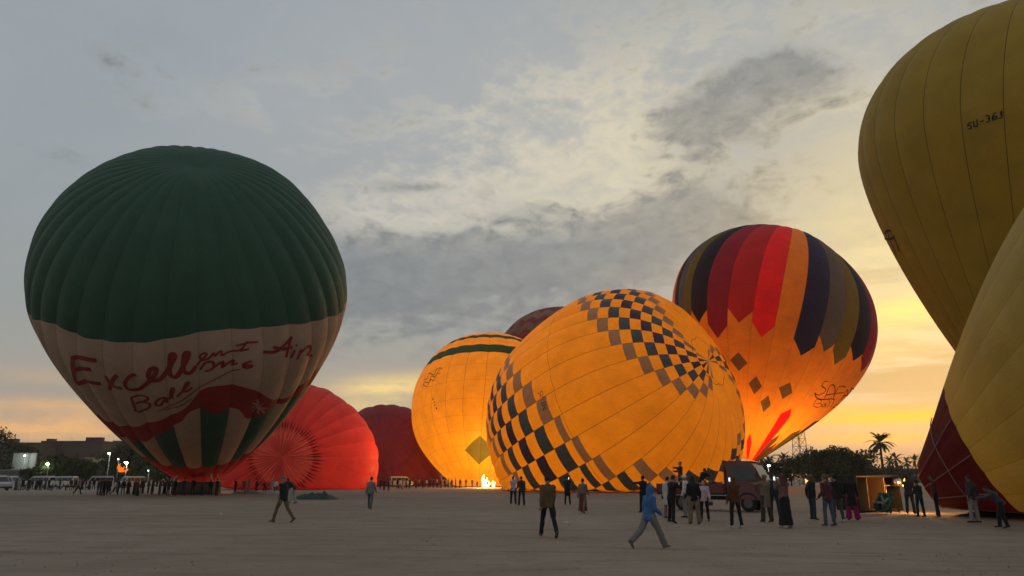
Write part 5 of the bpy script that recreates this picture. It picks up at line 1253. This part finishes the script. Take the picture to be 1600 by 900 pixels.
for k, (x, y) in enumerate(((885, 817), (614, 781), (345, 803))):
    g = gp(x, y); o = boxo('paper_scrap', (0, 0, 0.02), (0.14, 0.10, 0.02), mat('paper_scrap', (0.55, 0.55, 0.52), 0.8), None, 0.004, rx=0.15, ry=0.2); o.location = (g[0], g[1], 0)
    tag(o, ['white paper scrap on the sand right of the khaki brown jacket', 'white paper scrap on the sand right of the light grey sweater', 'white paper scrap on the sand before the green balloon'][k], 'litter')

# ------------------------------------------------------------------ trees, palms, buildings, tower
def leaf_mat(name, c):
    if name in MATS: return MATS[name]
    m = bpy.data.materials.new(name); m.use_nodes = True; n = NT(m.node_tree)
    oi = n.noise(n.coord('Object'), 0.9, 3, 0.6); cc = n.mix(oi.step(0.3, 0.7), tuple(k * 0.55 for k in c), tuple(k * 1.5 for k in c))
    d = n.new('ShaderNodeBsdfDiffuse'); n.put(d.inputs[0], cc); t = n.new('ShaderNodeBsdfTranslucent'); n.put(t.inputs[0], cc)
    mx = n.new('ShaderNodeMixShader'); mx.inputs[0].default_value = 0.25; n.link(d.outputs[0], mx.inputs[1]); n.link(t.outputs[0], mx.inputs[2])
    o = n.new('ShaderNodeOutputMaterial'); n.link(mx.outputs[0], o.inputs[0]); MATS[name] = m; return m
bark = mat('bark', (0.06, 0.045, 0.035), 0.95, bump=0.6, bscale=8)
leafm = leaf_mat('dark_foliage', (0.045, 0.055, 0.025))
def tree(label, px, Y, top_py, spread, seed, n=2600, leaf=0.42, group='trees round the field', lm=None, base=0.12):
    rr = random.Random(seed); b0 = at(px, 748, Y); x0 = b0[0]; H = at(px, top_py, Y)[2]
    root = empty('tree', (x0, Y, 0), 0, label, 'tree', group)
    b = MB(); b.tube([(0, 0, -0.1), (0.1, 0, H * 0.25), (0.0, 0.1, H * 0.5), (0.1, 0, H * 0.75)], [0.035 * H, 0.026 * H, 0.018 * H, 0.006 * H], 9); b.build('trunk', bark, root, True)
    lobes = []
    for k in range(9):
        a = rr.uniform(0, 2 * math.pi); d = spread * (0.25 + 0.6 * rr.random()); z = H * rr.uniform(base + 0.18, 0.84)
        p = Vector((d * math.cos(a), d * math.sin(a), z)); r = spread * rr.uniform(0.3, 0.5)
        lobes.append((p, r, r * rr.uniform(0.6, 0.9)))
        bb = MB(); bb.tube([(0, 0, H * 0.22), p * 0.5 + Vector((0, 0, H * 0.12)), p], [0.012 * H, 0.008 * H, 0.003 * H], 6); bb.build('limb', bark, root, True)
    lobes.append((Vector((0, 0, H * 0.82)), spread * 0.42, H * 0.18))
    vs, fs = [], []
    for k in range(n):
        p, r, rz = lobes[rr.randrange(len(lobes))]
        d = Vector((rr.gauss(0, 1), rr.gauss(0, 1), rr.gauss(0, 1))).normalized() * (rr.random() ** 0.45)
        c = p + Vector((d.x * r, d.y * r, d.z * rz))
        if c.z < H * base: c.z = H * base + rr.random() * 0.5
        u = Vector((rr.gauss(0, 1), rr.gauss(0, 1), rr.gauss(0, 1))).normalized(); w_ = u.cross(Vector((rr.gauss(0, 1), rr.gauss(0, 1), rr.gauss(0, 1)))).normalized(); s = leaf * rr.uniform(0.5, 1.3)
        i = len(vs); vs += [c - u * s, c + w_ * s * 0.45, c + u * s, c - w_ * s * 0.45]; fs.append((i, i + 1, i + 2, i + 3))
    b = MB(); b.add(vs, fs); tag(b.build('crown', lm or leafm, root), kind='stuff')
    return root
def palm(label, px, Y, top_py, seed, fr=2.9, group='palms on the right', nf=34):
    rr = random.Random(seed); x0 = at(px, 748, Y)[0]; H = at(px, top_py, Y)[2]; root = empty('palm_tree', (x0, Y, 0), rr.uniform(0, 6), label, 'palm', group)
    hc = H - fr * 0.35; b = MB(); b.tube([(0.25 * math.sin(t * 2.4), 0.1 * t, hc * t) for t in np.linspace(0, 1, 14)], [0.42 - 0.14 * t + 0.02 * math.sin(t * 60) for t in np.linspace(0, 1, 14)], 9); b.build('trunk', bark, root, True)
    top = Vector((0.25 * math.sin(2.4), 0.1, hc))
    for k in range(nf):
        a = 2.399 * k + rr.uniform(-.2, .2); e = R_(rr.uniform(-38, 82)) if k > 5 else R_(rr.uniform(55, 85)); L = fr * rr.uniform(0.8, 1.08)
        pts = []
        for t in np.linspace(0, 1, 9):
            ang = e - t * t * R_(62 if e > 0 else 35); 
            pts.append(t)
        pos = Vector(top); path = [Vector(pos)]
        for t in np.linspace(0, 1, 9)[1:]:
            ang = e - t ** 1.5 * R_(70 if e > 0 else 38); pos = pos + Vector((math.cos(a) * math.cos(ang), math.sin(a) * math.cos(ang), math.sin(ang))) * (L / 8); path.append(Vector(pos))
        b = MB(); b.tube(path, [0.03 - 0.003 * i for i in range(9)], 4)
        side = Vector((-math.sin(a), math.cos(a), 0))
        for q in range(26):
            t = 0.12 + 0.86 * q / 25; i = min(7, int(t * 8)); f = t * 8 - i; c = path[i].lerp(path[i + 1], f); d = (path[i + 1] - path[i]).normalized(); ll = 0.55 * math.sin(math.pi * (0.12 + 0.8 * t)) * fr / 2.9
            for s in (-1, 1):
                tip = c + (side * s * 0.75 + d * 0.6 + Vector((0, 0, -0.25))) * ll; wv = d * 0.05 * fr / 2.0
                b.add([c - wv, c + wv, tip], [(0, 1, 2)])
        b.build('frond', leafm, root)
    return root
# right hand trees
tree('broad dark tree left of the lattice tower', 1236, 190, 716, 7.5, 1, 2600)
tree('dark tree under the lattice tower', 1268, 185, 706, 9.0, 2, 3200)
tree('dark tree with the highest crown right of the lattice tower', 1300, 180, 703, 8.5, 3, 3600)
tree('round topped dark tree at the right end of the dark clump', 1322, 176, 699, 6.5, 4, 3000)
tree('lower dark tree sloping down beside the far flat roofed house', 1340, 182, 722, 5.5, 5, 2000)
tree('small dark tree behind the truck windscreen', 1205, 200, 722, 6.0, 6, 1800)
tree('low bush like tree right of the far house', 1385, 230, 732, 8.0, 7, 1800)
tree('low tree under the far palms at right', 1425, 240, 733, 9.0, 8, 1800)
palm('tall palm with a full crown standing against the orange sky', 1383, 215, 683, 11, 4.4, nf=54)
for px, Y, ty, sd, lab in ((1404, 260, 712, 12, 'short palm just right of the tall palm'), (1394, 270, 716, 13, 'faint small palm at the foot of the tall palm'), (1420, 300, 718, 14, 'far palm left of the maroon mouth'), (1432, 290, 715, 15, 'far palm nearest to the maroon mouth'),
                           (1228, 260, 712, 16, 'far small palm left of the dark trees'), (1205, 240, 716, 17, 'far small palm above the truck roof'), (1193, 180, 706, 18, 'palm half hidden behind the striped balloon mouth')):
    palm(lab, px, Y, ty, sd, 3.6, 'palms on the right', 22)
tree('thin wispy tree rising above the dark clump beside the tower', 1268, 175, 692, 2.6, 9, 380, 0.35)
# left hand trees
for px, Y, ty, sp, sd, lab in ((-6, 190, 671, 7.5, 21, 'rounded dark tree at the left edge above the house'), (88, 172, 712, 6.0, 22, 'dark bushy tree left of the pale lit wall'), (112, 168, 716, 5.0, 23, 'dark bushy tree before the lit yellow wall'), (140, 172, 722, 4.5, 24, 'low dark tree right of the lit yellow wall'),
                               (202, 176, 693, 6.5, 25, 'tall loose tree behind the floodlights at left'), (222, 178, 700, 6.5, 26, 'tree behind the left side of the green balloon'), (246, 174, 708, 6.0, 27, 'dark tree touching the green balloon mouth'), (62, 176, 728, 4.5, 28, 'low shrub like tree under the bright lamp')):
    tree(lab, px, Y, ty, sp, sd, 2600, 0.46, 'trees on the left')
# houses
def house(label, px0, px1, Y, top_py, dep, c, rows, seed, group='houses at the edge of the field'):
    rr = random.Random(seed); a, b_ = at(px0, 748, Y), at(px1, 748, Y); H = at((px0 + px1) / 2, top_py, Y)[2]; L = b_[0] - a[0]
    m = mat('plaster_%d' % seed, c, 0.9, 0.1, var=0.3, scale=0.4, bump=0.4, bscale=3); o = empty('house', ((a[0] + b_[0]) / 2, Y, 0), 0, label, 'house', group)
    boxo('wall', (0, dep / 2, H / 2), (L, dep, H), m, o); boxo('parapet', (0, dep / 2, H + 0.15), (L + 0.3, dep + 0.3, 0.3), m, o)
    ns = max(1, int(H / 3.2)); nc = max(2, int(L / 3.4))
    for r in range(ns):
        for q in range(nc):
            if rr.random() < 0.25: continue
            x = -L / 2 + (q + 0.5) * L / nc; z = 1.7 + r * 3.1
            if z + 0.8 > H: continue
            w_ = boxo('window', (x, -0.03, z), (1.0, 0.08, 1.2), mat('shutter_brown', (0.06, 0.04, 0.03), 0.8), o); boxo('sill', (0, -0.07, -0.66), (1.2, 0.14, 0.08), m, w_).location = (x, 0, z)
    for k in range(rr.randint(1, 3)):
        x = rr.uniform(-L * .4, L * .4); boxo('roof_hut', (x, dep * 0.5, H + 0.9), (rr.uniform(1.2, 2.6), 2, 1.4), m, o)
    for k in range(3):
        x = rr.uniform(-L * .45, L * .45); tubeo('rebar', [(x, 0.2, H), (x, 0.2, H + rr.uniform(0.8, 1.8))], 0.03, bark, o, 4)
    return o
house('long dark flat roofed house at the far left', -40, 62, 206, 693, 14, (0.12, 0.10, 0.085), 3, 31)
house('tallest brown house with a flat parapet behind the left trees', 56, 152, 212, 690.5, 14, (0.11, 0.085, 0.075), 3, 32)
house('lower brown house behind the left floodlights', 150, 190, 220, 696, 12, (0.12, 0.095, 0.08), 3, 33)
house('far flat roofed house between the dark trees and the tall palm', 1336, 1366, 235, 722, 10, (0.12, 0.10, 0.10), 2, 34)
house('far low house behind the palms at right', 1396, 1446, 330, 733, 10, (0.11, 0.10, 0.10), 1, 35)
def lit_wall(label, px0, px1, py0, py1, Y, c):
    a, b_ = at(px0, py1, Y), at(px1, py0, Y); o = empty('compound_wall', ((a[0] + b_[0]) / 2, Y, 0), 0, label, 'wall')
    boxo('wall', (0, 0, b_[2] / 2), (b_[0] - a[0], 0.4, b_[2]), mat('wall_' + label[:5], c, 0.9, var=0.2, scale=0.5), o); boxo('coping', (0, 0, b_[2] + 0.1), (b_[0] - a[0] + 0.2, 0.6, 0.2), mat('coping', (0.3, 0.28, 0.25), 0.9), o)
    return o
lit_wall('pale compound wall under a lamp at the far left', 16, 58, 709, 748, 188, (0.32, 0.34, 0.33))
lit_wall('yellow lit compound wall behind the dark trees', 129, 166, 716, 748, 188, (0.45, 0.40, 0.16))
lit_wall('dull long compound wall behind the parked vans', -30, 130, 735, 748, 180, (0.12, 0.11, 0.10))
# lamps
def lamp(label, px, py, Y, power, col, arm=0.0, size=0.35, estr=60.0):
    q = at(px, py, Y); o = empty('lamp_post', (q[0], Y, 0), 0, label, 'lamp', 'lit lamps on the left' if px < 400 else 'lit lamps on the right')
    pm = mat('lamp_pole', (0.25, 0.25, 0.24), 0.5, metal=0.5)
    tubeo('pole', [(0, 0.3, 0), (0, 0.3, q[2] + 0.2)], [0.09, 0.06], pm, o, 8); tubeo('arm', [(0, 0.3, q[2] + 0.15), (0, 0, q[2] + 0.18)], 0.04, pm, o, 6)
    b = MB(); b.box((0, -0.05, q[2] + 0.10), (size * 1.5, size, 0.12)); b.build('lamp_head', pm, o)
    b = MB(); b.ball((0, -0.1, q[2] - 0.06), (size * 0.7, size * 0.5, size * 0.45), 12, 8); b.build('bulb', emitter('bulb_%d' % px, col, estr), o, True)
    burner_light('lamp_light', (q[0], Y - 1.1, q[2] - 0.5), power, col, 0.25)
lamp('bright floodlight with greenish glare above the left vans', 75, 724.5, 166, 420, (0.9, 1.0, 0.78), estr=70, size=0.5)
lamp('lamp over the white compound wall at far left', 39, 711.5, 186, 260, (0.9, 1.0, 0.85), size=0.28, estr=30)
lamp('white lamp on a tall post before the yellow wall', 171, 708, 165, 120, (0.95, 1.0, 0.95), size=0.34, estr=45)
lamp('small white lamp between the post lamp and the brightest floodlight', 185, 717, 168, 60, (1, 1, .95), size=0.22, estr=30)
lamp('brightest floodlight among the trees at left', 197.5, 722.5, 164, 480, (0.92, 1.0, 0.80), size=0.5, estr=70)
lamp('tiny white lamp right of the floodlights near the green balloon', 232, 735, 166, 15, (1, 1, 1), size=0.13, estr=20)
lamp('white lamp right of the truck cab roof', 1201, 727, 175, 120, (1, 1, .95), size=0.42, estr=40)
q = at(192.5, 731, 162)
flame('burner_flame', 'round orange burner flame in the air beside the brightest floodlight', (q[0], 162, q[2] - 0.8), 1.7, 1.7, 3, 1.1, (1.0, 0.19, 0.01))
# far fire under the trees on the right
q = gp(1266, 759); flame('burner_flame', 'small far fire glowing under the dark trees on the right', (q[0], q[1] + 2, 0.4), 1.6, 0.9, 2, 4.0, (1.0, 0.42, 0.10)); burner_light('fire_light', (q[0], q[1] + 1, 2.2), 900, (1.0, 0.42, 0.12), 0.4)
# lattice tower
def tower(label, px, Y, H, wb, wt):
    x0 = at(px, 748, Y)[0]; o = empty('lattice_tower', (x0, Y, 0), R_(20), label, 'tower'); tm = mat('tower_steel', (0.10, 0.095, 0.09), 0.6, metal=0.4); n = 12
    cor = lambda s, t: [Vector((sx * (wb + (wt - wb) * t) / 2, sy * (wb + (wt - wb) * t) / 2, H * t)) for sx, sy in ((-1, -1), (1, -1), (1, 1), (-1, 1))]
    for k in range(4): tubeo('leg', [cor(0, 0)[k], cor(0, 1)[k]], 0.10, tm, o, 6)
    b = MB()
    for i in range(n):
        A, B = cor(0, i / n), cor(0, (i + 1) / n)
        for k in range(4):
            b.tube([A[k], B[(k + 1) % 4]], 0.045, 4, False); b.tube([A[(k + 1) % 4], B[k]], 0.045, 4, False); b.tube([B[k], B[(k + 1) % 4]], 0.045, 4, False)
    tag(b.build('bracing', tm, o), kind='stuff'); boxo('platform', (0, 0, H + 0.05), (wt + 0.8, wt + 0.8, 0.1), tm, o)
    for k in range(3): tubeo('antenna', [(0.3 * k - 0.3, 0, H), (0.3 * k - 0.3, 0, H + 2.5)], 0.04, tm, o, 5)
tower('grey lattice tower rising from the dark trees behind the striped balloon', 1254, 230, 27, 3.6, 1.6)

# ------------------------------------------------------------------ hazy morning air over the whole field
hm = bpy.data.materials.new('thin_haze'); hm.use_nodes = True; n = NT(hm.node_tree)
pv = n.new('ShaderNodeVolumePrincipled'); pv.inputs['Color'].default_value = (0.95, 0.90, 0.84, 1); pv.inputs['Density'].default_value = HAZE; pv.inputs['Anisotropy'].default_value = 0.3
n.link(pv.outputs[0], n.new('ShaderNodeOutputMaterial').inputs['Volume'])
hz_ = MB(); hz_.box((0, 190, 27.5), (1100, 520, 57)); tag(hz_.build('haze', hm), 'thin grey morning haze over the field', kind='stuff')
